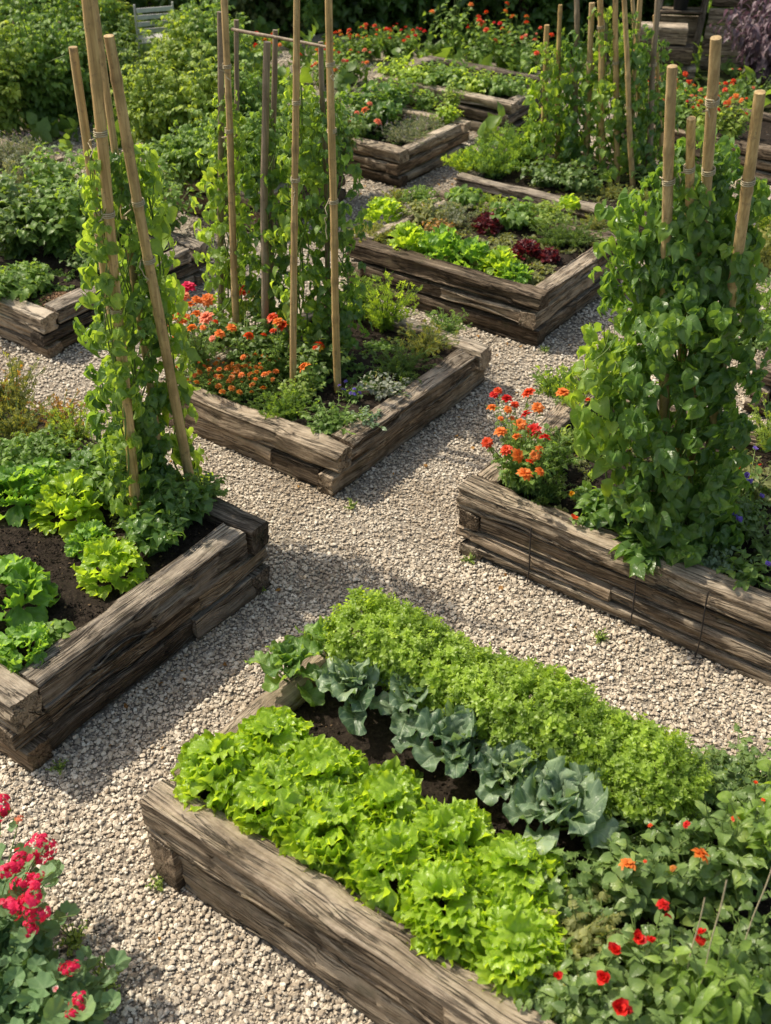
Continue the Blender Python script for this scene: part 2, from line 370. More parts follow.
# beds: x0, x1, y0, y1, height, layers (top first), wood, resolution, label
BEDS = {
 'A': (-2.11, .55, 1.48, 2.72, .43, (.195, .235), 'brown', 3, 'near raised bed full of lime lettuce, kale and a clipped herb hedge'),
 'B': (-4.75, -2.82, 1.50, 2.98, .40, (.165, .10, .135), 'dark', 3, 'grey timber raised bed at the left edge with round lettuces around two leaning bamboo canes'),
 'C': (-4.30, -3.00, 3.68, 5.20, .28, (.14, .14), 'grey', 2, 'low timber raised bed in the middle with orange flowers below upright canes'),
 'D': (-2.27, -.2, 3.68, 5.02, .40, (.125, .10, .09, .085), 'brown', 3, 'timber raised bed at the right edge overhung by the big dark bean plant'),
 'E': (-4.55, -3.00, 5.75, 7.00, .37, (.13, .11, .13), 'brown', 2, 'raised bed of mixed pale and red lettuces on the gravel right of centre'),
 'F': (-6.60, -5.40, 7.60, 8.75, .32, (.11, .105, .105), 'grey', 1, 'small square raised bed with a grey lavender clump at its front corner'),
 'G': (-4.75, -2.90, 7.45, 8.70, .31, (.11, .10, .10), 'dark', 1, 'long dark raised bed carrying the many thin bean poles at upper right'),
 'H': (-6.95, -5.32, 9.30, 10.35, .35, (.12, .115, .115), 'dark', 1, 'far raised bed with a strip of low pale green leaves'),
 'I': (-7.25, -5.43, 3.80, 5.30, .30, (.12, .09, .09), 'dark', 2, 'raised bed at upper left with bushy green plants and wood chips in its corner'),
 'J': (-9.20, -7.66, 4.70, 5.93, .30, (.15, .15), 'brown', 1, 'raised bed cut by the left edge holding grey lavender'),
 'K': (-1.62, .3, 5.78, 7.00, .31, (.11, .10, .10), 'grey', 1, 'raised bed at the right edge partly hidden behind the big bean plant'),
 'M': (-7.35, -5.62, 6.10, 7.18, .33, (.12, .105, .105), 'grey', 1, 'raised bed of tall tomatoes behind the upright canes at left'),
 'L': (-4.40, -1.9, 9.55, 10.6, .31, (.11, .10, .10), 'grey', 1, 'far raised bed of orange flowers below the leaning plank hut'),
}
SOIL = {k: v[4]-.065 for k, v in BEDS.items()}

def stone_templates(sub):
    import bmesh
    out = []
    for k in range(7):
        bm = bmesh.new(); bmesh.ops.create_icosphere(bm, subdivisions=sub, radius=1)
        v = np.array([x.co[:] for x in bm.verts]); f = np.array([[q.index for q in x.verts] for x in bm.faces]); bm.free()
        # chop with random planes so that faces read as broken stone
        for _ in range(9):
            d = norm(rng.normal(size=3)); h = rng.uniform(.5, .82); e = v@d-h; v = v-np.outer(np.maximum(e, 0), d)
        v = v*np.array([rng.uniform(.8, 1.15), rng.uniform(.65, .95), rng.uniform(.34, .58)])
        v += rng.normal(size=v.shape)*.03
        out.append((v, f, np.zeros((len(v), 2))))
    return out
def gravel():
    # jittered rows of stones over every piece of path the photograph could show, with a margin to each side
    mb = MB(); T2, T1 = stone_templates(2), stone_templates(1)
    def region(n, x0, x1, y0, y1): return np.stack([rng.uniform(x0, x1, n), rng.uniform(y0, y1, n)], -1)
    x0, x1, y0, y1 = -9.2, .8, -.3, 10.8
    for (dens, smin, smax, z, dmax) in ((3000, .006, .0145, .003, 7.2), (8500, .003, .007, .001, 6.0), (420, .011, .0175, .005, 7.2), (1100, .010, .017, .004, 14)):
        q = region(int(dens*(x1-x0)*(y1-y0)), x0, x1, y0, y1)
        f = q@np.array([-_s, _c]); r = q@np.array([_c, _s]); d = np.hypot(f, r)
        keep = (np.abs(r) < .40*f+.75) & (f > .9) & (d < dmax)
        if dmax == 14: keep &= d > 7.0
        for b in BEDS.values(): keep &= ~((q[:, 0] > b[0]+.03) & (q[:, 0] < b[1]-.03) & (q[:, 1] > b[2]+.03) & (q[:, 1] < b[3]-.03))
        q = q[keep]; d = d[keep]; n = len(q)
        sz = smin+(smax-smin)*rng.beta(1.6, 2.4, n)
        k = rng.integers(0, 7, n)
        ax = norm(np.stack([rng.normal(size=n)*.35, rng.normal(size=n)*.35, np.ones(n)], -1)); a = rng.uniform(0, 6.283, n)
        Mx = frames(np.stack([np.cos(a), np.sin(a), np.zeros(n)], -1), ax)*sz[:, None, None]
        loc = np.stack([q[:, 0], q[:, 1], z+sz*.25+rng.uniform(0, .004, n)], -1); tint = np.clip(rng.beta(2.2, 2.2, n), 0, 1)
        for j in range(7):
            for T, mk in ((T2, d < 4.3), (T1, d >= 4.3)):
                mm = (k == j) & mk
                mb.inst(T[j], Mx[mm], loc[mm], tint[mm])
    o = mb.build('gravel', M['gravel'], smooth=False); tag(o, 'pale crushed stone gravel covering the paths between the beds', 'gravel', kind='stuff')
gravel()

# ------------------------------------------------------------------ raised beds
def timber(Lx, Wy, Hz, res, rough=1.):
    npf = {3: 16, 2: 11, 1: 6}[res]; step = {3: .018, 2: .03, 1: .06}[res]
    nl = max(6, int(Lx/step)); off = rng.uniform(0, 300, 3)
    # rounded rectangle, npf points on each face, crowded towards the corners
    q = []
    e = np.linspace(-1, 1, npf+1)[:-1]
    for (ax, ay, bx, by) in ((-1, -1, 1, -1), (1, -1, 1, 1), (1, 1, -1, 1), (-1, 1, -1, -1)):
        for t in e: q.append((ax+(bx-ax)*(t+1)/2, ay+(by-ay)*(t+1)/2))
    q = np.array(q); r = .10+.06*rng.random()
    qn = np.sign(q)*np.maximum(np.abs(q)-(1-r), 0); ln = np.linalg.norm(qn, axis=1)
    inner = np.clip(q, -(1-r), 1-r); qr = np.where((ln > r)[:, None], inner+qn/np.maximum(ln, 1e-6)[:, None]*r, q)
    nq = norm(qn+1e-9*q); nq[ln < 1e-4] = q[ln < 1e-4]
    x = np.linspace(-Lx/2, Lx/2, nl); k = len(q)
    X = np.repeat(x, k); Y = np.tile(qr[:, 0]*Wy/2, nl); Z = np.tile(qr[:, 1]*Hz/2, nl)
    ny = np.tile(nq[:, 0], nl); nz = np.tile(nq[:, 1], nl)
    p = np.stack([X, Y, Z], -1)
    d = fbm(p*[1.6, 5, 5]+off, 3)*.010*rough
    g = vnoise(p*[2.2, 42, 42]+off); d = d-np.abs(g)*.0065*rough
    g2 = vnoise(p*[1.2, 17, 17]+off+50); d = d-np.maximum(0, np.abs(g2)-.25)*.020*rough
    wq = np.round((Z/Hz*.5+.5)*(Hz/.034)+.9*vnoise(np.stack([X*1.3, 0*X, 0*X+off[1]], -1))+.5*vnoise(np.stack([X*6, 0*X, Z*20+off[2]], -1)))
    lam = _hash((wq.astype(np.int64)+50)*7, (off[0]+np.floor(X*1.1+wq*.37)).astype(np.int64) & 0xffff, np.full(len(X), int(off[2])))
    d = d-np.where(np.abs(ny) > .6, lam*.016, 0)*rough
    # broken edges
    cor = np.tile((np.abs(q).min(1) > .72).astype(float), nl); ch = np.maximum(0, vnoise(p*[4, 2, 2]+off+90)-.05)
    d = d-cor*ch*.05*rough
    # checks running along the grain
    for _ in range(int(1+Lx*2.2)):
        c = rng.integers(0, k); x0 = rng.uniform(-Lx/2, Lx/2); hl = rng.uniform(.1, .4); prof = np.clip(1-np.abs(x-x0)/hl, 0, 1)
        dd = np.zeros((nl, k)); dd[:, c] = prof*.022; d = d-dd.ravel()*rough
    wob = np.repeat(fbm(np.stack([x*1.1, 0*x, 0*x], -1)+off, 2), k)*.008*rough
    wz = np.repeat(fbm(np.stack([x*1.3, 0*x+9, 0*x], -1)+off, 2), k)*.005*rough
    Y = Y+ny*d+wob; Z = Z+nz*d+wz
    X = X+np.where(np.abs(X) > Lx/2-1e-6, 1, 0)*vnoise(p*40+off)*.004-np.sign(X)*np.repeat((np.abs(x) > Lx/2-step*.5), k)*.0
    V = np.stack([X, Y, Z], -1)
    i, j = np.meshgrid(np.arange(nl-1), np.arange(k), indexing='ij'); j2 = (j+1) % k
    F = np.stack([i*k+j, i*k+j2, (i+1)*k+j2, (i+1)*k+j], -1).reshape(-1, 4)
    mb = MB(); mb.add(V, F)
    # end grain, two rings
    for e_, fl in ((0, False), (nl-1, True)):
        ring = V[e_*k:(e_+1)*k]; c = ring.mean(0); mid = c+(ring-c)*.55; sgn = 1 if fl else -1
        mid = mid+[sgn*.002, 0, 0]
        vv = np.concatenate([ring, mid, [c]]); a = np.arange(k); b = (a+1) % k
        f4 = np.stack([a, b, k+b, k+a], -1); f3 = np.stack([k+a, k+b, np.full(k, 2*k)], -1)
        base = mb.n; mb.add(vv, f4 if fl else f4[:, ::-1]); mb.f.append((f3 if fl else f3[:, ::-1])+base); mb.m.append(np.zeros(k, int))
    return mb
SIDE_W = .15
def raised_bed(key):
    x0, x1, y0, y1, h, layers, wood, res, label = BEDS[key]
    root = thing('raised_bed', label, 'raised bed', ((x0+x1)/2, (y0+y1)/2, 0), 'timber raised beds along the gravel paths')
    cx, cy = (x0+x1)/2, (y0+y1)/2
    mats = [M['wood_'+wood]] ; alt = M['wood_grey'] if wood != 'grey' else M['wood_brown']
    z = h
    for li, th in enumerate(layers):
        w = SIDE_W if li == 0 else SIDE_W-.02
        zc = z-th/2; z -= th
        for side in ('front', 'right', 'back', 'left'):
            long_x = side in ('front', 'back')
            full = (li % 2 == 0) == long_x
            Lt = (x1-x0) if long_x else (y1-y0)
            rs = res if side in ('front', 'right') else max(1, res-1)
            lo, hi = (0, Lt) if full else (w+.004, Lt-w-.004)
            cuts = [lo, hi]
            if li > 0 and Lt > 1.2 and rng.random() < .75: cuts = [lo, lo+(hi-lo)*rng.uniform(.3, .7), hi]
            for a, b in zip(cuts[:-1], cuts[1:]):
                ln = b-a-.006; ins = (0 if li == 0 else rng.uniform(.003, .020)) if key != 'A' else li*.014
                mb = timber(ln, w, th-.007-rng.uniform(0, .011), rs, 1.25 if li == 0 else 1.)
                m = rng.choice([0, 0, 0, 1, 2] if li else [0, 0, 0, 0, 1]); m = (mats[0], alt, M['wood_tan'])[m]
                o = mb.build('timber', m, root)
                mid = (a+b)/2
                if side == 'front': o.location = (x0+mid-cx, y0+w/2+ins-cy, zc)
                elif side == 'back': o.location = (x0+mid-cx, y1-w/2-ins-cy, zc)
                elif side == 'right': o.location = (x1-w/2-ins-cx, y0+mid-cy, zc)
                else: o.location = (x0+w/2+ins-cx, y0+mid-cy, zc)
                o.rotation_euler = (rng.normal()*.015, rng.normal()*.003, (0 if long_x else R(90))+rng.normal()*.003)
    # soil
    zs = SOIL[key]; step = {3: .02, 2: .03, 1: .06}[res]
    ax, bx, ay, by = x0+SIDE_W*.8, x1-SIDE_W*.8, y0+SIDE_W*.8, y1-SIDE_W*.8
    nx, ny = int((bx-ax)/step)+2, int((by-ay)/step)+2
    gx, gy = np.meshgrid(np.linspace(ax, bx, nx), np.linspace(ay, by, ny), indexing='ij')
    p = np.stack([gx.ravel(), gy.ravel(), 0*gx.ravel()], -1)
    hz = zs+fbm(p*[4, 4, 1], 2)*.012+fbm(p*[22, 22, 1]+5, 3)*.010
    V = np.stack([gx.ravel()-cx, gy.ravel()-cy, hz], -1)
    i, j = np.meshgrid(np.arange(nx-1), np.arange(ny-1), indexing='ij')
    F = np.stack([i*ny+j, (i+1)*ny+j, (i+1)*ny+j+1, i*ny+j+1], -1).reshape(-1, 4)
    mb = MB(); mb.add(V, F, .3)
    mb.box(((ax+bx)/2-cx, (ay+by)/2-cy, (zs-.03)/2), (bx-ax-.02, by-ay-.02, zs-.04), tint=.2)
    # clods and bits of mulch
    n = int((bx-ax)*(by-ay)*{3: 3600, 2: 1800, 1: 300}[res]); T = stone_templates(1)
    q = np.stack([rng.uniform(ax, bx, n)-cx, rng.uniform(ay, by, n)-cy, np.full(n, zs+.004)], -1)
    sz = .004+.010*rng.beta(1.2, 3.5, n); a = rng.uniform(0, 6.28, n)
    Mx = frames(np.stack([np.cos(a), np.sin(a), 0*a], -1), norm(rng.normal(size=(n, 3))*.4+[0, 0, 1]))*sz[:, None, None]
    tt = np.where(rng.random(n) < .07, rng.uniform(.7, 1, n), .3)
    for k in range(7): mb.inst(T[k], Mx[k::7], q[k::7], tt[k::7])
    mb.build('soil', M['soil'], root)
    return root
BED_OBJ = {k: raised_bed(k) for k in BEDS}
def pin(key, fx, side='front', hgt=None):          # iron rods driven down the outside of the timbers
    x0, x1, y0, y1, h, *_ = BEDS[key]; cx, cy = (x0+x1)/2, (y0+y1)/2
    hh = hgt or h*.75; mb = MB(); t = np.linspace(0, 1, 9)
    mb.tube(np.stack([np.sin(t*5)*.006, .004*np.cos(t*7), .005+hh*t], -1), .0036, 6, cap=True)
    o = mb.build('iron_pin', M['iron'], BED_OBJ[key])
    if side == 'front': o.location = (x0+fx-cx, y0-.004-cy, 0)
    else: o.location = (x1+.004-cx, y0+fx-cy, 0)
for k, f, s, hh in (('D', .42, 'front', .33), ('D', .95, 'front', .36), ('D', 1.27, 'front', .37)):
    pin(k, f, s, hh)

# ------------------------------------------------------------------ leaf templates
def leaf_t(ns, nt, width, fold=.15, curl=.3, ruffle=0., rk=5, lobes=0., petiole=.0, pk=.45, tip=1.1, twist=0.):
    s = np.linspace(0, 1, ns); t = np.linspace(-1, 1, nt); S, T = np.meshgrid(s, t, indexing='ij')
    w = width*np.clip(np.sin(np.pi*np.clip(S, 0, 1)**pk), 0, 1)**(.75)*(1-S**6*.4)
    w = w*(1+lobes*np.sin(S*rk*6.283)*1.0)
    w = np.maximum(w, .012)
    x = T*w; y = S.copy(); z = np.abs(T)*w*fold*2
    z = z+ruffle*np.abs(T)**2*np.sin(S*rk*6.283+np.sign(T)*1.1)*np.sin(np.pi*S)
    # bend along the length
    a = -curl*S; yy = y*np.cos(a)-z*np.sin(a)*.0; zz = z+y*np.sin(a)
    x = x+twist*S**2*.2
    V = np.stack([x, yy, zz], -1).reshape(-1, 3)
    if petiole: V[:, 1] += petiole
    i, j = np.meshgrid(np.arange(ns-1), np.arange(nt-1), indexing='ij')
    F = np.stack([i*nt+j, i*nt+j+1, (i+1)*nt+j+1, (i+1)*nt+j], -1).reshape(-1, 4)
    return V, F, np.stack([T.ravel(), S.ravel()], -1)
def merge_t(parts):                  # several transformed templates as one
    V, F, U, n = [], [], [], 0
    for (v, f, u), Mx, o in parts:
        V.append(v@np.array(Mx).T+o); F.append(f+n); U.append(u); n += len(v)
    return np.concatenate(V), np.concatenate(F), np.concatenate(U)
def rotz(a): c, s = math.cos(a), math.sin(a); return np.array([[c, -s, 0], [s, c, 0], [0, 0, 1]])
def rotx(a): c, s = math.cos(a), math.sin(a); return np.array([[1, 0, 0], [0, c, -s], [0, s, c]])
def roty(a): c, s = math.cos(a), math.sin(a); return np.array([[c, 0, s], [0, 1, 0], [-s, 0, c]])
def stem_t(l, r=.012):
    v = np.array([(-r, 0, 0), (r, 0, 0), (r*.8, l, 0), (-r*.8, l, 0), (0, 0, r), (0, l, r*.7)]); f = np.array([[0, 4, 5, 3], [4, 1, 2, 5]])
    return v, f, np.tile([.0, .1], (6, 1))
BROAD = [leaf_t(6, 5, .36, .12, .5, .05, 1.5, pk=.62), leaf_t(6, 5, .40, .2, .8, .06, 1.2, pk=.6), leaf_t(6, 5, .34, .05, .2, .07, 2, pk=.66)]
def bean_t(w0, fold, curl, wv):
    ns, nt = 9, 7; S_, T_ = np.meshgrid(np.linspace(0, 1, ns), np.linspace(-1, 1, nt), indexing='ij')
    prof = np.interp(S_, [0, .06, .2, .38, .6, .8, .92, 1], [.30, .72, .98, 1., .72, .34, .13, .0])*w0
    x = T_*prof; z = np.abs(T_)**1.3*prof*fold+wv*np.abs(T_)**2*np.sin(S_*9+np.sign(T_)*1.3)+wv*.6*np.sin(S_*5+T_*2); y0_ = S_-np.abs(T_)**2*.10*(1-S_)
    a = curl*S_; V = np.stack([x, y0_*(1-.25*curl*S_**2), z-curl*.55*S_**2], -1).reshape(-1, 3)
    i, j = np.meshgrid(np.arange(ns-1), np.arange(nt-1), indexing='ij')
    return V, np.stack([i*nt+j, i*nt+j+1, (i+1)*nt+j+1, (i+1)*nt+j], -1).reshape(-1, 4), np.stack([T_.ravel(), S_.ravel()], -1)
HEART = [bean_t(.38, .35, .45, .045), bean_t(.42, .55, .9, .06), bean_t(.34, .2, .2, .07), bean_t(.36, .75, 1.1, .05)]
SMALL = [leaf_t(4, 3, .30, .2, .5, pk=.75), leaf_t(4, 3, .34, .3, .8, pk=.7)]
NARROW = [leaf_t(6, 3, .17, .25, .9, pk=.6), leaf_t(6, 3, .20, .2, .4, pk=.6), leaf_t(6, 3, .15, .3, 1.3, pk=.6)]
LOBED = [leaf_t(13, 5, .30, .1, .6, .05, 3.5, lobes=.32, pk=.75), leaf_t(13, 5, .33, .15, .9, .06, 3, lobes=.28, pk=.7), leaf_t(13, 5, .28, .1, .4, .08, 4, lobes=.35, pk=.7)]
def trifol(base, sp=1.15, drop=.2):
    out = []
    for b in base:
        out.append(merge_t([(b, rotx(-drop), np.array([0, .35, 0])), (b, rotz(sp)@rotx(-drop*1.4)*.85, np.array([-.03, .28, 0])), (b, rotz(-sp)@rotx(-drop*1.4)*.85, np.array([.03, .28, 0])), (stem_t(.36), np.eye(3), np.zeros(3))]))
    return out
TRI = trifol(HEART, 1.15, .35)
def pinnate(base, n=3, sc=.55):
    out = []
    for b in base:
        p = [(stem_t(1., .014), np.eye(3), np.zeros(3)), (b, rotx(-.3)*sc, np.array([0, .9, 0]))]
        for k in range(n):
            y = .22+.62*k/n
            for sg in (-1, 1): p.append((b, rotz(sg*(1.0+.15*rng.random()))@roty(rng.normal()*.3)@rotx(-.25+.2*rng.normal())*sc*(.75+.3*rng.random()), np.array([0, y+.03*sg, 0])))
        out.append(merge_t(p))
    return out
PIN = pinnate(BROAD); PINL = pinnate(LOBED); PINN = pinnate(NARROW, 4, .45)
def sprig_t(base, n=5, sc=.42, spread=.95):
    out = []
    for _ in range(4):
        p = [(stem_t(1., .016), np.eye(3), np.zeros(3))]
        for k in range(n):
            y = .25+.75*k/(n-1); ph = k*1.571+rng.normal()*.25; s_ = sc*(1-.35*k/(n-1))*(.8+.4*rng.random())
            for sg in (0, math.pi):
                out_a = spread*(1-.45*k/(n-1))
                # leaf axis leaves the stem sideways: rotate about Y by ph, tilt away from Y by out_a
                p.append((base[rng.integers(len(base))], roty(ph+sg)@rotx(-.15)@np.array([[1, 0, 0], [0, math.cos(out_a), math.sin(out_a)], [0, -math.sin(out_a), math.cos(out_a)]])@rotx(0)*s_, np.array([0, y, 0])))
        out.append(merge_t(p))
    return out
SPRIG = sprig_t(SMALL); SPRIGN = sprig_t(NARROW[:2], 6, .40, .8)
SPRIGB = sprig_t([leaf_t(4, 3, .36, .15, .4, pk=.7)], 4, .6, 1.05)

def pick(mb, temps, Mx, loc, tint, mat=0):
    k = rng.integers(0, len(temps), len(loc))
    for j in range(len(temps)):
        m = k == j
        if m.any(): mb.inst(temps[j], Mx[m], loc[m], tint[m], mat)

# ------------------------------------------------------------------ plants (local coordinates, base at the origin)
def frill_t(ns=9, nt=23, amp=.125, wd=1.15, base=.22):
    S, T = np.meshgrid(np.linspace(0, 1, ns), np.linspace(-1, 1, nt), indexing='ij'); o = rng.uniform(0, 99, 3)
    e = fbm(np.stack([T*3.2+o[0], 0*T, 0*T+o[1]], -1), 3)
    w = wd*.5*np.interp(S, [0, .15, .45, .75, 1], [base, base*1.3, .72, 1., .86])
    top = np.cos(T*1.2)**.5
    x = T*w*(1+.05*e); y = S*(.62+.38*top)*(1+.13*e*S**2)
    k, ph = rng.uniform(7, 11), rng.uniform(0, 6.28); edge = np.maximum(S**4.5, np.abs(T)**4*np.sqrt(S)*.9)
    z = amp*edge*(np.sin(T*k+ph)*S**2+.6*np.sin(T*k*2.1+ph*2)*S**2+np.sin(S*11+ph+np.sign(T))*np.abs(T)**2)
    z = z+.11*fbm(np.stack([T*2.2+o[2], S*3.2, 0*T], -1), 2)*S**.5+.16*np.abs(T)**2*S
    bend = rng.uniform(-.25, .55); z = z-bend*S**2.6*.45; y = y-np.abs(bend)*.25*S**3
    x = x+edge*amp*.4*np.cos(T*k*1.1+ph)
    i, j = np.meshgrid(np.arange(ns-1), np.arange(nt-1), indexing='ij')
    return np.stack([x, y, z], -1).reshape(-1, 3), np.stack([i*nt+j, i*nt+j+1, (i+1)*nt+j+1, (i+1)*nt+j], -1).reshape(-1, 4), np.stack([T.ravel()*1.8, S.ravel()], -1)
FRILL = [frill_t() for _ in range(9)]
LOOSE = [frill_t(9, 15, .08, .85, .2) for _ in range(7)]
def lettuce(rad=.15, n=64, hgt=.2, frill=1., size=.095, beta=.80):
    mb = MB(); i = np.arange(n); q = (i+.5)/n; az = i*2.39996+rng.normal(size=n)*.2
    pol = np.arccos(1-q*1.12)          # a little beyond a hemisphere
    r = 1+.14*fbm(np.stack([np.cos(az)*np.sin(pol)*1.8, np.sin(az)*np.sin(pol)*1.8, np.cos(pol)*1.8+rng.random()*50], -1), 2)
    d = np.stack([np.cos(az)*np.sin(pol), np.sin(az)*np.sin(pol), np.cos(pol)], -1); t = np.stack([np.cos(az)*np.cos(pol), np.sin(az)*np.cos(pol), -np.sin(pol)], -1)
    b = np.clip(beta-.5*q+rng.normal(size=n)*.38, -.3, 1.3)[:, None]
    ax = norm(np.cos(b)*d+np.sin(b)*t+np.array([0, 0, .35])+rng.normal(size=(n, 3))*.2); nn = norm(np.sin(b)*d-np.cos(b)*t+np.array([0, 0, .35])+rng.normal(size=(n, 3))*.35)
    sz = size*rng.uniform(.75, 1.25, n)*(.85+.25*q)
    tip = d*np.array([rad, rad, hgt])*r[:, None]; tip[:, 2] = np.maximum(tip[:, 2], .035)
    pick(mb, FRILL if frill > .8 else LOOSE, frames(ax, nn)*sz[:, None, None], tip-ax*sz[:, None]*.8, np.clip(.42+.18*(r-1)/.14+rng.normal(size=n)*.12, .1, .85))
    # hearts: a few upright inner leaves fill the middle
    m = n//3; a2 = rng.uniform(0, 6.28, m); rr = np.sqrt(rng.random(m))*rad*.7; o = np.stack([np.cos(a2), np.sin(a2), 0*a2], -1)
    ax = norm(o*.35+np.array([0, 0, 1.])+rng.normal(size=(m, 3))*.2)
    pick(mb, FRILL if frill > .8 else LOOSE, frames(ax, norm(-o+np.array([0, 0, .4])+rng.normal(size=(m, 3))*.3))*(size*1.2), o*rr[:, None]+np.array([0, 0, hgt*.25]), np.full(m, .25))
    return mb
def kale(nl=11, ln=.19, hgt=.16, fr=1.):
    mb = MB(); ga = 2.39996; nl = int(nl*1.15)
    for i in range(nl):
        q = (i+.5)/nl; az = i*ga+rng.normal()*.25; z0 = hgt*(1-q)*.8+.02
        pl = ln*(.30+.40*q); el = R(84)-q*R(40)+rng.normal()*.12
        pe = np.stack([0*np.linspace(0, 1, 5), np.cos(el)*pl*np.linspace(0, 1, 5), z0*.6+np.sin(el)*pl*np.linspace(0, 1, 5)], -1)
        mb.tube(pe@rotz(az).T, np.linspace(.006, .0035, 5), 5, .6, 1)
        ns, nt = 25, 17; S, T = np.meshgrid(np.linspace(0, 1, ns), np.linspace(-1, 1, nt), indexing='ij'); o = rng.uniform(0, 99)
        w = ln*.31*rng.uniform(.85, 1.2)*np.interp(S, [0, .1, .25, .45, .68, .85, .95, 1], [.18, .42, .72, .95, 1.05, .95, .75, .40])
        lob = fbm(np.stack([S*6.5+o, np.sign(T)*3+0*S, 0*S], -1), 2); w = w*(1+.13*fr*lob*np.abs(T))
        Lb = ln*(.62+.30*q)*rng.uniform(.8, 1.15); y = S*Lb
        cell = np.abs(np.sin(np.pi*6.5*(S-.28*np.abs(T))))
        k = rng.uniform(15, 22); ruf = fr*ln*.055*np.abs(T)**2.5*(np.sin(S*k+np.sign(T)*1.4+o)+.5*np.sin(S*k*1.9+o*2+T))+ln*.022*cell*np.abs(T)**.5+ln*.06*fbm(np.stack([S*3+o, T*2, 0*S], -1), 2)
        fold = np.abs(T)**1.2*w*rng.uniform(.3, .75)
        a = el-.05-(.75+.75*q)*S**1.3
        ds = np.concatenate([np.zeros((1, nt)), np.cumsum(np.cos((a[1:]+a[:-1])/2)*Lb/(ns-1), 0)]); dz = np.concatenate([np.zeros((1, nt)), np.cumsum(np.sin((a[1:]+a[:-1])/2)*Lb/(ns-1), 0)])
        nrm = ruf+fold; roll = rng.normal()*.35
        V = np.stack([T*w*math.cos(roll)+dz*.25*math.sin(roll), pe[-1, 1]+ds-nrm*np.sin(a), pe[-1, 2]+dz+nrm*np.cos(a)+T*w*math.sin(roll)], -1).reshape(-1, 3)@rotz(az).T
        ii, jj = np.meshgrid(np.arange(ns-1), np.arange(nt-1), indexing='ij')
        F = np.stack([ii*nt+jj, ii*nt+jj+1, (ii+1)*nt+jj+1, (ii+1)*nt+jj], -1).reshape(-1, 4)
        mb.add(V, F, np.clip(.48+rng.normal()*.22+.12*cell.ravel()-.08, 0, 1), np.stack([T.ravel(), S.ravel()], -1))
    return mb
def bushy(nst, hgt, spread, temps, lsize, per, droop=.3, lean=1.3, start=.25, tips=None, smat=1, srad=.004, wob=.06):
    if tips is None: nst = int(nst*1.35); spread *= 1.12
    mb = MB(); D, Nn, Lc, Tn, Sz = [], [], [], [], []
    ends = []
    for i in range(nst):
        az = i*2.39996+rng.normal()*.3; out = np.array([math.cos(az), math.sin(az), 0]); nt_ = len(tips) if tips is not None else 0; k = math.sqrt((i-nt_+.5)/max(1, nst-nt_)) if i >= nt_ else .5
        hh = hgt*(1-.35*k*k)*rng.uniform(.8, 1.1); sp = spread*k
        t = np.linspace(0, 1, 7)
        pts = out*(sp*t**lean)[:, None]+np.array([0, 0, 1])*(hh*(t-.12*t*t*k))[:, None]+rng.normal(size=(7, 3))*wob*hgt*t[:, None]*.5
        if tips is not None and i < len(tips):
            e = np.array(tips[i]); pts = e*t[:, None]*np.array([1, 1, 0])*(t**.5)[:, None]+np.array([0, 0, 1])*(e[2]*t)[:, None]+rng.normal(size=(7, 3))*.006*(t*(1-t))[:, None]
        mb.tube(pts, np.linspace(srad, srad*.45, 7), 5, .5, smat); ends.append(pts[-1])
        tt = start+(1-start)*((np.arange(per)+rng.random(per))/per); idx = tt*6; i0 = np.minimum(idx.astype(int), 5); fr = (idx-i0)[:, None]
        pos = pts[i0]*(1-fr)+pts[i0+1]*fr; tg = norm(pts[i0+1]-pts[i0])
        a2 = np.arange(per)*2.4+az+rng.normal(size=per)*.4; side = np.stack([np.cos(a2), np.sin(a2), 0*a2], -1)
        d = norm(side+out*.35*k+tg*(.25+.5*tt[:, None])+np.array([0, 0, -droop])+rng.normal(size=(per, 3))*.2)
        D.append(d); Nn.append(norm(np.array([0, 0, 1.])+tg*.3+rng.normal(size=(per, 3))*.35)); Lc.append(pos)
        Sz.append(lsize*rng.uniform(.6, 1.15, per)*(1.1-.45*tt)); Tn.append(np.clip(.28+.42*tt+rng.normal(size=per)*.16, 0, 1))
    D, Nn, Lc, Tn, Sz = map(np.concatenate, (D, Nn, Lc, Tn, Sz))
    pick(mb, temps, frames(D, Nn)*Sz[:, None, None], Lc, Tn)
    return mb, ends
def mound(ells, n, temps, size, up=.5, jit=.35, inner=.72, tint0=.45):
    # sprigs standing on a lumpy shell of overlapping ellipsoids (cx,cy,cz,rx,ry,rz)
    mb = MB(); ells = np.array(ells, float); ar = ells[:, 3]*ells[:, 4]+ells[:, 5]*ells[:, 3]; pr = ar/ar.sum()
    k = rng.choice(len(ells), n, p=pr); d = norm(rng.normal(size=(n, 3))); d[:, 2] = np.abs(d[:, 2])*1.0-.18*rng.random(n); d = norm(d)
    e = ells[k]; lump = 1+.16*fbm(d*2.3+e[:, :3]*3, 3)
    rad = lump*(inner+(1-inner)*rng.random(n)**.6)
    pos = e[:, :3]+d*e[:, 3:]*rad[:, None]
    ok = np.ones(n, bool)
    for j, q in enumerate(ells):
        rr = np.linalg.norm((pos-q[:3])/q[3:], axis=1); ok &= (rr > .62) | (k == j)
    ok &= pos[:, 2] > .005
    pos, d, k = pos[ok], d[ok], k[ok]; nrm = norm(d/ells[k][:, 3:]); m = len(pos)
    ax = norm(nrm+np.array([0, 0, up])+rng.normal(size=(m, 3))*jit)
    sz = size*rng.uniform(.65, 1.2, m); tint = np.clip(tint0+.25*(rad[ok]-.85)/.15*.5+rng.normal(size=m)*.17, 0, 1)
    pick(mb, temps, frames(ax, norm(rng.normal(size=(m, 3))))*sz[:, None, None], pos-ax*sz[:, None]*.6, tint)
    return mb
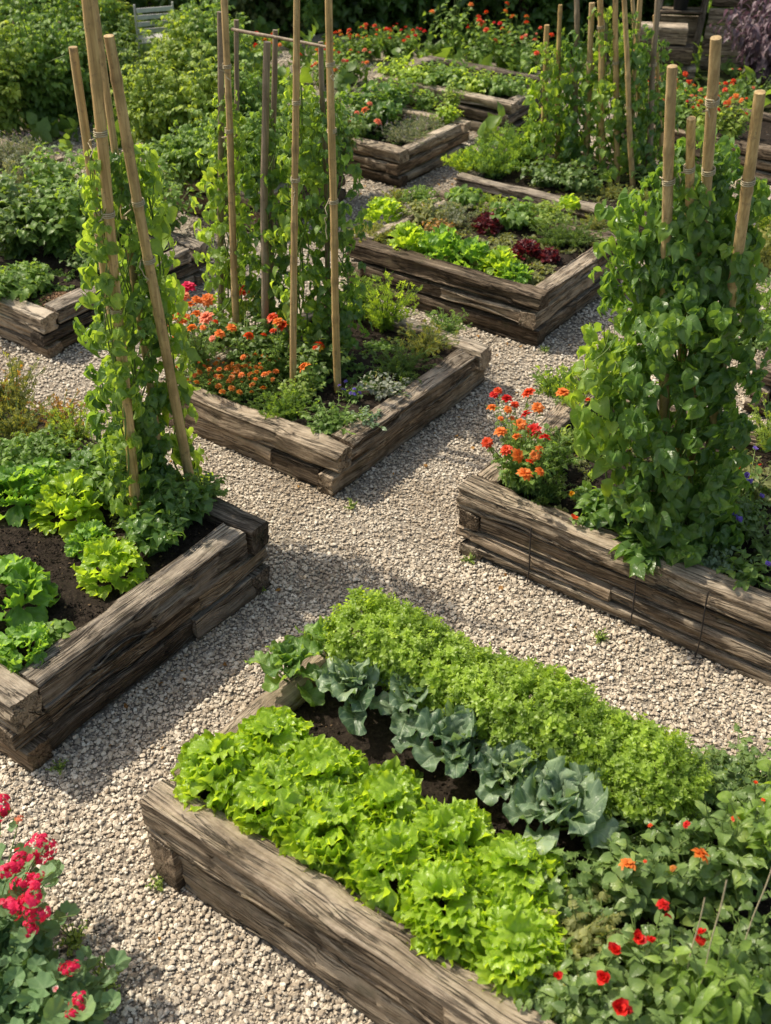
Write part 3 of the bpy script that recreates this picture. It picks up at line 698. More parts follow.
def vine(path, rad, n, temps, size, hang=.55, dens=None, stems=4, inward=0.):
    mb = MB(); path = np.array(path, float); K = len(path); seg = np.linspace(0, 1, K)
    t = rng.random(n) if dens is None else dens(rng.random(n))
    c = np.stack([np.interp(t, seg, path[:, j]) for j in range(3)], -1); r = np.interp(t, np.linspace(0, 1, len(rad)), rad)
    az = rng.uniform(0, 6.283, n); out = np.stack([np.cos(az), np.sin(az), 0*az], -1)
    lump = 1+.5*fbm(np.stack([out[:, 0]*1.5, out[:, 1]*1.5, t*8], -1)+path[-1]*3, 3)
    q = np.sqrt(.12+.88*rng.random(n)); pos = c+out*(r*q*lump)[:, None]
    keep = vnoise(pos*7+path[-1]*5) > -.42; keep |= rng.random(n) < .25; n = int(keep.sum()); t, out, q, lump, pos = t[keep], out[keep], q[keep], lump[keep], pos[keep]
    d = norm(out*.65+np.array([0, 0, -hang])+rng.normal(size=(n, 3))*.4); nn = norm(out*.8+np.array([0, 0, .75])+rng.normal(size=(n, 3))*.35)
    sz = size*rng.uniform(.5, 1.2, n)*np.interp(t, [0, .75, 1], [1, .95, .6])
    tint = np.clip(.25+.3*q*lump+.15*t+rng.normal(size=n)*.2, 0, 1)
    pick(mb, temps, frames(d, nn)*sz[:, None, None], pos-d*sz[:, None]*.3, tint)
    for s_ in range(stems):
        tt = np.linspace(0, 1, 46); a = s_*2.2+tt*rng.uniform(9, 15); cc = np.stack([np.interp(tt, seg, path[:, j]) for j in range(3)], -1)
        rr = np.interp(tt, np.linspace(0, 1, len(rad)), rad)*rng.uniform(.15, .6)
        mb.tube(cc+np.stack([np.cos(a), np.sin(a), 0*a], -1)*(rr*(.6+.4*np.sin(tt*9+s_)))[:, None], np.linspace(.005, .002, 46), 5, .5, 1)
    return mb
def flower_t(n=3, pet=9, doub=True):
    p = []; ln = [1, .78, .52, .3][:n] if doub else [1]
    b = leaf_t(4, 3, .30, .1, .35, pk=.85)
    for r_, l in enumerate(ln):
        for k in range(pet):
            p.append((b, rotz(6.283*(k+.5*r_)/pet+rng.normal()*.08)@rotx(.12+.38*r_+rng.normal()*.1)*l*np.array([1.25, 1, 1]), np.array([0, 0, .06*r_])))
    return merge_t(p)
FLW = [flower_t(), flower_t(3, 8), flower_t(4, 9)]
FLS = [flower_t(1, 5, False), flower_t(1, 6, False)]
_bt = {}
def flower_mesh(kind, mat):          # shared flower-head meshes; kind: double, floppy, umbel, spike
    key = (kind, mat, rng.integers(0, 3))
    if key in _bt: return _bt[key]
    mb = MB()
    if kind == 'double':
        mb.inst(FLW[key[2]], np.eye(3)[None], np.zeros((1, 3)), np.array([.5]));
        n = 14; a = rng.uniform(0, 6.28, n); mb.inst(FLS[0], frames(np.stack([np.cos(a), np.sin(a), .6+0*a], -1), np.tile([0, 0, 1.], (n, 1)))*.22, np.stack([np.cos(a)*.12, np.sin(a)*.12, .22+0*a], -1), rng.uniform(.6, 1, n))
    elif kind == 'floppy':
        for i in range(11):
            a = i*2.4+rng.normal()*.3; t = leaf_t(6, 7, .5, .1, -.25, .13, rng.uniform(1.2, 2.6), pk=.95)
            mb.add(t[0]@(rotz(a)@rotx(.15+.09*i+.25*rng.random())).T*(1.05-.05*i)*rng.uniform(.75, 1.1), t[1], rng.uniform(.05, .9), t[2])
    elif kind == 'umbel':
        n = 24; d = norm(rng.normal(size=(n, 3))+[0, 0, .3]); pick(mb, FLS, frames(np.cross(d, rng.normal(size=(n, 3))), norm(d+[0, 0, .4]))*rng.uniform(.28, .46, n)[:, None, None], d*np.array([1.1, .85, .6])*rng.uniform(.5, 1.35, n)[:, None], rng.uniform(.05, .95, n))
    elif kind == 'spike':
        n = 22; z = rng.random(n); a = rng.uniform(0, 6.28, n); d = np.stack([np.cos(a), np.sin(a), .6+0*a], -1)
        pick(mb, SMALL, frames(d, np.tile([0, 0, 1.], (n, 1)))*.32, np.stack([np.cos(a)*.08, np.sin(a)*.08, z*2], -1), rng.uniform(.1, .9, n))
    _bt[key] = mb.mesh('flower', [M[mat]]); return _bt[key]
def add_flower(root, pos, kind, mat, size, label=None):
    o = link('flower', flower_mesh(kind, mat), root, pos); s_ = size*rng.choice([.55, .8, .95, 1.1, 1.2]); o.scale = (s_, s_, s_)
    o.rotation_euler = (rng.normal()*.35, rng.normal()*.35, rng.uniform(0, 6.28))
    if label: o['label'] = label
    return o
def flower_plant(name, label, base, foliage, flowers, group=None, cat='flowering plant', nstem_min=6, mat='green', lsize=.06, temps=None, per=11, spread=.14, hgt=.26, stemless=False, smat='stem'):
    """flowers: (world point, kind, material, size)"""
    base = np.array(base, float); root = thing(name, label, cat, base, group)
    tips = [np.array(f[0])-base for f in flowers]
    if foliage is None:
        mb, _ = bushy(len(tips)+nstem_min, hgt, spread, temps or BROAD, lsize, per, tips=tips, start=.12)
        mb.build('foliage', [M[mat], M[smat]], root)
    for f, t in zip(flowers, tips): add_flower(root, t+[0, 0, .004], f[1], f[2], f[3])
    return root
def plant(name, label, cat, loc, mb, mats, group=None, rz=0):
    o = mb.build(name, mats, None, loc, rz=rz); return tag(o, label, cat, group)

# ------------------------------------------------------------------ poles
def pole(name, label, cat, base, top, r=.018, mat='cane', bamboo=True, ties=(), group=None, bend=.009):
    base, top = np.array(base, float), np.array(top, float); v = top-base; ln = np.linalg.norm(v)
    root_o = None; n = max(12, int(ln/.03)); t = np.linspace(0, 1, n); off = rng.uniform(0, 99, 3)
    pts = v*t[:, None]+np.stack([vnoise(np.stack([t*3+off[0], t*0, t*0], -1)), vnoise(np.stack([t*3+off[1], t*0, t*0], -1)), 0*t], -1)*bend
    pts[0] = 0; rr = r*(1.05-.22*t)*(1+.05*vnoise(np.stack([t*9, 0*t+off[2], 0*t], -1)))
    if bamboo:
        sp = rng.uniform(.19, .27); ph = (t*ln+rng.random()*sp) % sp; rr = rr*(1+.16*np.exp(-(np.minimum(ph, sp-ph)/.008)**2))
    mb = MB(); tn = np.ones(n)
    if bamboo: tn = 1-.45*np.exp(-(np.minimum(ph, sp-ph)/.006)**2)
    pts[0] = pts[0]-norm(v)*.0
    k = 10; mb.tube(pts, rr, k, np.repeat(tn, k), 0, True)
    o = mb.build(name, M[mat], None, base); tag(o, label, cat, group)
    for tz in ties:
        c = v*tz; a = np.linspace(0, 6.283*3.2, 50); rt = r*(1.05-.22*tz)+.003; tg = norm(v); x = norm(np.cross(tg, [.3, .9, .1])); y = np.cross(tg, x)
        q = c+np.cos(a)[:, None]*x*rt+np.sin(a)[:, None]*y*rt+tg*np.linspace(-.012, .012, 50)[:, None]
        tail = q[-1]+np.cumsum(rng.normal(size=(8, 3))*.012+[0.0, 0, -.012], 0)
        tb = MB(); tb.tube(np.concatenate([q, tail]), .0028, 5); tb.build('twine', M['twine'], o)
    return o
def soil(k): return SOIL[k]-.004

# ================================================================== bed A, nearest
zA = soil('A')
rows = [(188, 700), (255, 742), (318, 786), (380, 828), (440, 872), (500, 926)]
rows2 = [(242, 695), (305, 737), (368, 780), (430, 824), (490, 870)]
lab_front = ['leftmost lime lettuce of the front row, hanging over the timber corner', 'second lime lettuce from the left along the front timber', 'third lime lettuce from the left along the front timber', 'fourth lime lettuce from the left along the front timber', 'fifth lime lettuce from the left along the front timber', 'last lime lettuce at the right end of the front row']
XL = np.linspace(-1.95, -.80, 6)
for x, lb in zip(XL, lab_front):
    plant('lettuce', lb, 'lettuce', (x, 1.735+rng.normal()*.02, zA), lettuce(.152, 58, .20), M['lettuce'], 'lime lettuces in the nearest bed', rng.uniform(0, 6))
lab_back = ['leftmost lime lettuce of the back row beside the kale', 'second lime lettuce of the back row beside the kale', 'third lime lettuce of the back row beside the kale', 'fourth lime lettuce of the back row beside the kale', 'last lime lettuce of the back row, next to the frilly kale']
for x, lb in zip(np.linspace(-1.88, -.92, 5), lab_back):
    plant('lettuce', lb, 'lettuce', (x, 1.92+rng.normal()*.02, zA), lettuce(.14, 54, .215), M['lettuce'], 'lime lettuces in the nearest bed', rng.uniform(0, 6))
KL = [((292, 688), .15, 'blue-green kale nearest the back left timber of the front bed'), ((330, 668), .14, 'small kale plant just left of the herb hedge end'), ((355, 712), .17, 'kale plant behind the second lettuce with leaves lying over soil'),
      ((415, 722), .17, 'upright kale in the middle of the row with veined leaves'), ((455, 770), .19, 'broad blue-green kale with open rosette in mid row'), ((510, 800), .16, 'kale plant between the open rosette and the frilly kale'), ((555, 835), .21, 'pale frilly grey-green kale at the right end of the row')]
for (px, s_, lb) in KL:
    plant('kale', lb, 'kale', P(px[0], px[1], zA), kale(16, s_*.82, .20, 2.4 if s_ > .2 else 1.7), [M['kale_young' if s_ < .155 else 'kale'], M['stem']], 'kale plants in the nearest bed', rng.uniform(0, 6))
hx = np.linspace(-1.86, -.72, 11)
ell = [(x+.0, 2.475+.015*math.sin(x*7), .15+.025*math.sin(x*9), .17, .165, .19+.025*math.sin(x*11+1)) for x in hx]
hb = mound([(e[0]+1.3, e[1]-2.475, e[2], e[3], e[4], e[5]) for e in ell], 7600, SPRIG+SPRIGN+SPRIGB, .046, .9, .5, .70, .42)
plant('herb_hedge', 'long clipped bright green herb hedge along the back of the nearest bed', 'hedge', (-1.3, 2.475, zA), hb, M['hedge'])
# flowers and leaves on the right of bed A
FA = {
 'zinnia with two bright red blooms side by side': ((640, 985), [((637, 938), 'floppy', 'scarlet', .034), ((651, 941), 'floppy', 'scarlet', .038), ((663, 905), 'double', 'scarlet', .034), ((667, 919), 'floppy', 'scarlet', .026)]),
 'red flowering plant nearest the last lettuce of the front row': ((585, 1015), [((557, 977), 'floppy', 'scarlet', .036), ((604, 978), 'floppy', 'scarlet', .036), ((615, 952), 'floppy', 'scarlet', .030)]),
 'red flowering plant cut by the bottom edge of the photo': ((640, 1045), [((618, 1009), 'floppy', 'scarlet', .036), ((625, 1014), 'floppy', 'scarlet', .028)]),
 'plant with one large orange bloom and a fading one': ((690, 905), [((701, 855), 'double', 'orange', .034), ((673, 869), 'double', 'rustorange', .026)]),
 'low plant with a small orange bloom beside the frilly kale': ((618, 905), [((628, 865), 'double', 'orange', .030), ((645, 862), 'double', 'redorange', .016)]),
 'plant with a dark red bloom below the end of the hedge': ((680, 860), [((686, 825), 'double', 'scarlet', .032), ((650, 826), 'double', 'redorange', .014)]),
 'plant with red and orange blooms by the back timber at right': ((750, 830), [((765, 800), 'double', 'redorange', .032), ((755, 784), 'floppy', 'redorange', .028), ((735, 819), 'double', 'redorange', .022)]),
 'leafy plant with a single deep red bloom near the twine': ((715, 985), [((699, 946), 'floppy', 'scarlet', .034), ((700, 934), 'floppy', 'scarlet', .022)]),
}
for lb, (b, fl) in FA.items():
    flower_plant('zinnia_plant', lb, P(b[0], b[1], zA), None, [(P(f[0][0], f[0][1], zA+.27+rng.uniform(-.03, .02)), f[1], f[2], f[3]*.85) for f in fl], 'red and orange flowers in the nearest bed', nstem_min=14, mat='near_green', lsize=.075, per=8, spread=.15, hgt=.25, temps=BROAD+NARROW+LOBED)
for b, lb, mt, tp, hg, ls in (((565, 905), 'toothed pale green leafy plant between the frilly kale and the last lettuce', 'near_green', LOBED, .19, .085), ((575, 955), 'frilly light green herb right of the last lettuce', 'olive', PINL, .17, .08),
                      ((560, 1010), 'low curly green herb at the bottom edge beside the front timber', 'near_green', PINL, .13, .08), ((655, 838), 'low green herb with fine leaves in front of the hedge', 'near_green', TRI, .2, .05), ((610, 850), 'dark small leaved herb between frilly kale and orange blooms', 'green_dark', BROAD, .17, .06),
                      ((700, 815), 'fine leaved green herb under the right end of the hedge', 'near_green', PIN, .2, .07), ((740, 790), 'bushy green herb leaning over the back timber at right', 'near_green', PIN, .15, .07), ((725, 890), 'broad leaved plant left of the twine with pale undersides', 'near_green', HEART, .27, .09),
                      ((760, 880), 'young climbing plant with bright leaves at the right edge', 'bean_light', HEART, .42, .08), ((665, 1000), 'dense leafy plant behind the lowest red blooms', 'near_green', BROAD, .22, .08), ((745, 960), 'dark leafy undergrowth beneath the three twine strings', 'green_dark', BROAD, .16, .06), ((600, 1030), 'leafy shoots at the bottom edge left of the red blooms', 'near_green', BROAD, .2, .08),
                      ((700, 1035), 'pale narrow leaved plant at the bottom edge under the twine', 'bean_light', NARROW, .3, .12), ((765, 1010), 'shaded leafy plant in the bottom right corner', 'green_dark', BROAD, .2, .07), ((640, 905), 'soft green plant in the middle of the red and orange flowers', 'near_green', BROAD, .23, .075)):
    mb, _ = bushy(15, hg*(1.35 if b[0] > 630 and b[1] > 860 else 1.1), .15, tp, ls, 9, start=.12)
    plant('leafy_plant', lb, 'leafy plant', P(b[0], b[1], zA), mb, [M[mt], M['stem']], 'leafy plants in the nearest bed')
for (a, b, lb) in (((672, 1030), (705, 898), 'leftmost of three thin twine strings at lower right'), ((688, 1035), (727, 880), 'middle one of three thin twine strings at lower right'), ((722, 1000), (775, 860), 'rightmost of three thin twine strings at lower right')):
    p0 = P(*a, zA); p1 = Pd(*b, hdist(p0)+.10); t = np.linspace(0, 1, 40); q = (p1-p0)*t[:, None]+np.array([0, 0, -.01])*np.sin(np.pi*t)[:, None]
    ax = np.stack([np.cos(t*260), np.sin(t*260), 0*t], -1)*.0012
    mb = MB(); mb.tube(q+ax, .0019, 5); tag(mb.build('twine_string', M['twine'], None, p0), lb, 'string', 'twine strings at lower right')
# support canes holding the top of the strings, out of the picture at right
# ================================================================== geraniums, bottom left
def geranium(lb, base, fl, n=16, sp=.2, hg=.4, big=.1):
    root = flower_plant('geranium', lb, base, None, fl, 'geraniums at the bottom left', nstem_min=n, lsize=big, per=7, spread=sp, hgt=hg, temps=GER, mat='ger')
M['ger'] = leafmat('geranium_leaf', (.030, .085, .026), (.085, .18, .055), .22, .5, .35, .3, (.16, .26, .09), nscale=8)
def round_leaf():
    ns, nt = 6, 43; S, A = np.meshgrid(np.linspace(0, 1, ns), np.linspace(-2.7, 2.7, nt), indexing='ij')
    r = S*.5*(1+.055*np.cos(A*7))*(1-.12*np.abs(A)/2.7); x = np.sin(A)*r; y = np.cos(A)*r+.42; z = .05*S**2*np.cos(A*7)+.20*S**1.5-.06*S*np.cos(A*2)
    i, j = np.meshgrid(np.arange(ns-1), np.arange(nt-1), indexing='ij')
    return np.stack([x, y, z], -1).reshape(-1, 3), np.stack([i*nt+j, i*nt+j+1, (i+1)*nt+j+1, (i+1)*nt+j], -1).reshape(-1, 4)[:, ::-1], np.stack([A.ravel()/2.7, S.ravel()], -1)
GER = [round_leaf()]
def fl(lst, z, dz=.04): return [(P(a, b, z+rng.uniform(-dz, dz)), k, m, s_) for (a, b, k, m, s_) in lst]
geranium('geranium with crimson flower heads leaning over the gravel at lower left', P(-2, 960, .04), fl([(45, 847, 'umbel', 'crimson', .044), (38, 853, 'umbel', 'crimson', .034), (20, 863, 'umbel', 'crimson', .040), (9, 872, 'umbel', 'crimson', .030), (25, 882, 'umbel', 'crimson', .034), (37, 880, 'umbel', 'crimson', .022), (14, 904, 'umbel', 'crimson', .042), (30, 897, 'umbel', 'crimson', .036), (36, 913, 'umbel', 'crimson', .026), (31, 928, 'umbel', 'crimson', .026), (2, 807, 'umbel', 'crimson', .036), (19, 820, 'umbel', 'salmon', .018)], .46), 26, .30, .40)
geranium('geranium with pink and white blooms at the very bottom left', P(48, 1035, .04), fl([(71, 969, 'umbel', 'crimson', .022), (56, 990, 'floppy', 'pinkwhite', .024), (79, 1003, 'umbel', 'crimson', .022), (71, 1015, 'umbel', 'crimson', .028), (65, 968, 'umbel', 'crimson', .016)], .32, .02), 20, .24, .26, .12)
geranium('dark leaved geranium without flowers in the bottom left corner', P(0, 1015, .04), [], 24, .26, .34, .12)
for b, lb in (((75, 945), 'small yellow-green weed in the gravel beside the crimson geranium'), ((105, 985), 'small yellow-green weed in the gravel right of the pink geranium'), ((100, 1015), 'tiny weed in the gravel at the bottom edge')):
    mb, _ = bushy(9, .10, .07, BROAD, .022, 7); plant('weed', lb, 'weed', P(*b, .005), mb, [M['green_yellow'], M['stem']], 'weeds in the gravel')

# ================================================================== bed B, left
zB = soil('B')
for b, rad, lb, mt, kind in (((5, 610), .20, 'big mid green lettuce cut by the left edge', 'lettuce_mid', 0), ((28, 660), .12, 'low loose lettuce at the near corner of the left bed', 'lettuce_mid', 0), ((18, 505), .17, 'pale green loose lettuce at left edge behind the bare soil', 'lettuce_mid', 0), ((72, 515), .17, 'bright loose lettuce in the middle of the left bed', 'lettuce', 0),
                      ((112, 578), .14, 'small bright lettuce standing alone on the bare soil', 'lettuce', 0), ((92, 548), .10, 'little lettuce between the middle one and the lone one', 'lettuce_mid', 0), ((45, 492), .13, 'light green lettuce behind the middle of the left bed', 'lettuce_mid', 0)):
    plant('lettuce', lb, 'lettuce', P(*b, zB), lettuce(rad*1.0, 46, rad*1.25, .5, rad*.58, .7), M[mt], 'lettuces in the left bed', rng.uniform(0, 6))
for b, lb, mt, tp, hg, sp, ls in (((60, 640), 'small seedling with round leaves beside the big left lettuce', 'green', BROAD, .08, .06, .06), ((155, 545), 'dark leafy bean seedling at the foot of the front cane', 'bean', HEART, .2, .14, .085), ((178, 522), 'dark leafy bean bush between the two leaning canes', 'bean', HEART, .22, .15, .085),
                      ((205, 505), 'low light leafy plant at the back right corner of the left bed', 'green', BROAD, .18, .11, .055), ((120, 500), 'broad leaved plant left of the cane foot', 'green', HEART, .28, .16, .085), ((95, 492), 'leafy green plant behind the middle lettuce', 'bean', HEART, .22, .15, .085),
                      ((20, 440), 'yellowing bush of herbs at the left edge of the left bed', 'olive', SPRIG, .26, .22, .055), ((75, 445), 'sparse yellow-green herb on the far side of the left bed', 'green_yellow', SPRIG, .22, .16, .05), ((45, 470), 'green herb with fine leaves behind the pale lettuce', 'green', PIN, .2, .18, .07), ((5, 480), 'fine leaved green plant at the left edge beyond the lettuces', 'green', PIN, .2, .16, .08),
                      ((105, 460), 'low yellow-green seedlings on bare soil beside the vine', 'green_yellow', BROAD, .12, .14, .045), ((-10, 415), 'rusty seed heads at the left edge of the left bed', 'rust_leaf', SPRIG, .34, .2, .05), ((15, 415), 'tall feathery olive herb at the far left corner of the left bed', 'olive', SPRIG, .36, .2, .055), ((60, 428), 'reddish brown herb along the far timber of the left bed', 'rust_leaf', SPRIG, .16, .2, .04)):
    mb, _ = bushy(18, hg, sp*1.1, tp, ls, 10, start=.15); plant('leafy_plant', lb, 'leafy plant', P(*b, zB), mb, [M[mt], M['stem']], 'leafy plants in the left bed')
b1, b2 = P(137, 523, zB), P(192, 489, zB); d1 = hdist(b1)
pole('bamboo_cane', 'thick bamboo cane rising from the lettuces out of the top edge at left', 'cane', b1, Pd(84, -45, d1), .024, ties=(.45, .62, .75), group='leaning bamboo canes in the left bed')
pole('bamboo_cane', 'bamboo cane leaning left from the back corner of the left bed to a blunt top', 'cane', b2, Pd(107, 36, d1+.05), .023, ties=(.58, .70), group='leaning bamboo canes in the left bed')
pole('bamboo_cane', 'shorter blunt cane just left of the thick leaning one', 'cane', P(142, 500, zB), Pd(73, 47, d1+.16), .020, group='leaning bamboo canes in the left bed', ties=(.7,))
pole('bamboo_cane', 'cane behind the pair, crossing above them out of the top edge', 'cane', P(165, 492, zB), Pd(86, -40, d1+.42), .017, group='leaning bamboo canes in the left bed')
vb = lambda px, py, dd: Pd(px, py, dd)-b1
path = [np.array([-.10, .16, .0]), vb(136, 440, d1+.25), vb(132, 340, d1+.28), vb(124, 260, d1+.28), vb(116, 150, d1+.26)]
plant('bean_vine', 'dense green bean vine wound around the leaning canes at left', 'climbing plant', b1, vine(path, [.19, .17, .19, .15, .07], 620, TRI, .08, .75, lambda u: u**1.15, 6), [M['bean'], M['stem']])
path2 = [vb(172, 500, d1+.36), vb(160, 420, d1+.36), vb(148, 330, d1+.36), vb(132, 230, d1+.36), vb(122, 150, d1+.34)]
plant('bean_vine', 'lighter narrow leaved vine hanging between the two leaning canes', 'climbing plant', b1+np.array([.06, .06, 0]), vine(path2, [.10, .09, .11, .09, .05], 380, [NARROW[0], NARROW[2]]+BROAD+HEART, .085, 1.0, None, 5), [M['bean_light'], M['stem']])

path3 = [np.array([.02, .0, .08]), vb(134, 430, d1-.02), vb(122, 330, d1), vb(112, 240, d1+.02), vb(104, 150, d1+.02)]
plant('bean_vine', 'thin bean shoots twining up the front of the thick cane at left', 'climbing plant', b1+np.array([-.03, -.03, 0]), vine(path3, [.10, .09, .08, .07, .04], 150, TRI, .07, .8, lambda u: u**1.3, 3), [M['bean_light'], M['stem']])
# ================================================================== bed C, middle
zC = soil('C')
poles_c = [((236, 345), (224, -30), .021, 'tall bamboo cane at the left of the middle bed', True, (.62, .78)), ((293, 392), (298, -40), .019, 'tall bamboo cane standing among the orange flowers', True, (.55, .72)), ((338, 392), (328, -40), .021, 'tall bamboo cane at the front right of the middle bed', True, (.5, .66, .8)),
           ((264, 352), (267, 42), .024, 'dark weathered square stake in the centre of the middle bed', False, ()), ((269, 338), (274, 30), .018, 'grey stake just behind the dark weathered one', False, ()), ((222, 330), (221, 12), .020, 'knobbly grey stake behind the left cane', False, ()), ((290, 350), (296, 42), .015, 'short cane behind the one among the orange flowers', True, ()),
           ((328, 355), (322, 42), .017, 'thin pointed stake tied to the front right cane', False, ()), ((240, 315), (236, 20), .017, 'grey stake touching the left cane at the back', False, ())]
for b, t, r, lb, bam, ties in poles_c:
    pb = P(*b, zC); pole('bamboo_cane' if bam else 'wooden_stake', lb, 'cane' if bam else 'stake', pb, Pd(*t, hdist(pb)), r, 'cane' if bam else 'stake', bam, ties, 'upright canes and stakes in the middle bed')
pa, pb2 = Pd(232, 29, hdist(P(236, 345, zC))-.03), Pd(330, 48, hdist(P(338, 392, zC))+.03)
pole('cross_rod', 'thin grey rod tied across the tops of the upright stakes', 'rod', pa, pb2, .009, 'stake', False)
for k, (b, hz, rad, n, mt, lb) in enumerate((((232, 330), (225, 95), [.15, .15, .15, .09], 360, 'bean_light', 'pale bean vine climbing the left cane of the middle bed'), ((266, 345), (268, 110), [.14, .13, .12, .07], 270, 'bean', 'dark bean vine around the weathered stake'),
                          ((300, 360), (300, 85), [.13, .13, .11, .07], 290, 'bean_light', 'sparse bean vine on the cane among the orange flowers'), ((335, 360), (332, 95), [.13, .15, .15, .09], 380, 'bean', 'leafy bean vine on the front right cane of the middle bed'))):
    p0 = P(*b, zC); p1 = Pd(*hz, hdist(p0))
    plant('bean_vine', lb, 'climbing plant', p0, vine([np.array([0, 0, .12]), (p1-p0)*.4, (p1-p0)*.7, p1-p0], [r_*1.15 for r_ in rad], n, TRI+HEART, .074, .7, None, 6), [M[mt], M['stem']], 'bean vines in the middle bed')
def fz(lst, z): return [(P(a, b, z+rng.uniform(-.03, .03)), 'double', m, s_*1.25) for (a, b, m, s_) in lst]
flower_plant('marigold_plant', 'orange flowering clump with one crimson bloom at the left corner of the middle bed', P(200, 375, zC), None, fz([(188, 287, 'crimson', .036), (176, 312, 'orange', .036), (190, 305, 'orange', .034), (197, 314, 'orange', .036), (207, 300, 'orange', .032), (206, 318, 'salmon', .036), (173, 316, 'orange', .030), (212, 339, 'salmon', .034), (178, 338, 'orange', .036), (174, 330, 'orange', .032), (186, 318, 'orange', .03), (197, 300, 'orange', .03), (182, 322, 'orange', .034), (192, 328, 'orange', .034), (203, 328, 'orange', .032), (216, 322, 'redorange', .03), (171, 304, 'orange', .03), (184, 296, 'salmon', .03), (220, 334, 'orange', .03), (168, 326, 'orange', .032)], .62), 'orange flowers in the middle bed', nstem_min=16, lsize=.05, spread=.18, hgt=.3, temps=PINN+BROAD)
flower_plant('marigold_plant', 'sparse orange flowers standing left of the dark stake', P(245, 375, zC), None, fz([(232, 328, 'orange', .032), (245, 290, 'redorange', .034), (249, 297, 'redorange', .028), (249, 336, 'redorange', .030)], .5), 'orange flowers in the middle bed', nstem_min=10, lsize=.05, spread=.16, hgt=.25, temps=PINN+BROAD)
flower_plant('marigold_plant', 'red-orange flower clump between the dark stake and the next cane', P(278, 378, zC), None, fz([(264, 335, 'redorange', .032), (273, 331, 'redorange', .036), (272, 318, 'redorange', .030), (283, 326, 'redorange', .032), (278, 322, 'orange', .03)], .5), 'orange flowers in the middle bed', nstem_min=10, lsize=.05, spread=.15, hgt=.25, temps=PINN+BROAD)
flower_plant('marigold_plant', 'two orange blooms between the front canes', P(312, 392, zC), None, fz([(315, 348, 'redorange', .030), (319, 348, 'yellow', .026), (304, 367, 'orange', .030), (320, 345, 'redorange', .026)], .42), 'orange flowers in the middle bed', nstem_min=10, lsize=.05, spread=.13, hgt=.2, temps=BROAD)
def rust(lb, b, n=16, sp=.15, z=.16, mt='rustorange', num=14):
    base = P(*b, zC); f = []
    for i in range(num):
        a = i*2.4; k = math.sqrt((i+.5)/num)*sp; f.append((base+np.array([math.cos(a)*k, math.sin(a)*k, z*(1-.35*(k/sp)**2)+rng.normal()*.012]), 'double', mt if i % 4 else 'orange', .02))
    flower_plant('marigold_plant', lb, base, None, f, 'low rusty marigolds along the front timber', nstem_min=n, lsize=.035, spread=sp, hgt=z*.9, temps=PINN)
rust('low rusty orange marigold nearest the left corner of the middle bed', (198, 385)); rust('low rusty orange marigold in the middle of the front edge', (240, 398), num=28, sp=.19); rust('low rusty orange marigold between the left corner and the front middle', (218, 392), num=18); rust('low rusty marigold with yellow-green shoots beside it', (258, 385))
for b, lb, mt, tp, hg, sp, ls in (((332, 432), 'round bright green herb mound at the front corner of the middle bed', 'green', BROAD, .16, .15, .045), ((365, 428), 'small blue-green plant right of the herb mound', 'kale', BROAD, .1, .09, .045), ((285, 415), 'low green herb along the front timber below the canes', 'green', SPRIG, .15, .15, .05), ((300, 400), 'yellow-green shoots beside the low marigold', 'green_yellow', BROAD, .14, .1, .045),
                      ((385, 330), 'feathery light green herb bush at the back of the middle bed', 'hedge', SPRIG, .34, .19, .06), ((360, 318), 'tall yellow-green herb behind the front right cane', 'green', SPRIG, .28, .16, .06), ((425, 352), 'low mixed herb by the right timber of the middle bed', 'olive', SPRIG, .16, .17, .05), ((445, 335), 'small herb in the right corner of the middle bed', 'green', PINN, .14, .13, .05), ((400, 375), 'dark green herb behind the right timber of the middle bed', 'green_dark', SPRIG, .15, .17, .05), ((385, 395), 'grey-green herb inside the right timber of the middle bed', 'sage', BROAD, .12, .13, .045), ((320, 375), 'leafy green plant behind the two front canes', 'green_dark', HEART, .25, .15, .08), ((215, 350), 'dark green undergrowth at the foot of the left cane', 'green_dark', BROAD, .25, .17, .07), ((255, 360), 'dark leafy undergrowth around the weathered stake', 'green_dark', HEART, .25, .17, .08)):
    mb, _ = bushy(20, hg*1.1, sp*1.25, tp, ls, 10, start=.1); plant('leafy_plant', lb, 'leafy plant', P(*b, zC), mb, [M[mt], M['stem']], 'herbs in the middle bed')
flower_plant('lobelia', 'tiny blue flowers in front of the middle bed herbs', P(352, 400, zC), None, [(P(352+rng.normal()*9, 392+rng.normal()*6, zC+.08), 'double', 'violet', .012) for _ in range(9)], None, nstem_min=10, lsize=.03, spread=.1, hgt=.08, temps=SMALL)

# ================================================================== bed D, right
zD = soil('D')
pD = P(682, 545, zD); dD = hdist(pD)
for b, t, r, lb, ties in (((662, 515), (671, 66), .022, 'blunt pole rising left above the big bean plant', (.8,)), ((690, 500), (716, 38), .023, 'tallest pole above the big bean plant', (.78, .9)), ((678, 500), (691, 118), .019, 'short pole touching the tallest one above the big bean plant', (.9,)), ((704, 515), (760, 92), .024, 'pole leaning right out of the big bean plant', (.55, .84))):
    pb = P(*b, zD); pole('wooden_pole', lb, 'pole', pb, Pd(*t, dD-.10 if b[0] != 704 else dD-.14), r, 'cane', True, ties, 'poles in the big bean plant')
vd = lambda px, py, dd=0: Pd(px, py, dD+dd)-pD
plant('bean_plant', 'huge dark green bean plant covering its poles over the right bed', 'climbing plant', pD, vine([np.array([0, 0, .03]), vd(675, 470, .05), vd(684, 380, .08), vd(686, 290, .10), vd(696, 215, .14), vd(704, 145, .16)], [.25, .33, .30, .28, .25, .16], 1450, TRI, .088, .8, lambda u: u**1.0, 10), [M['bean'], M['stem']])
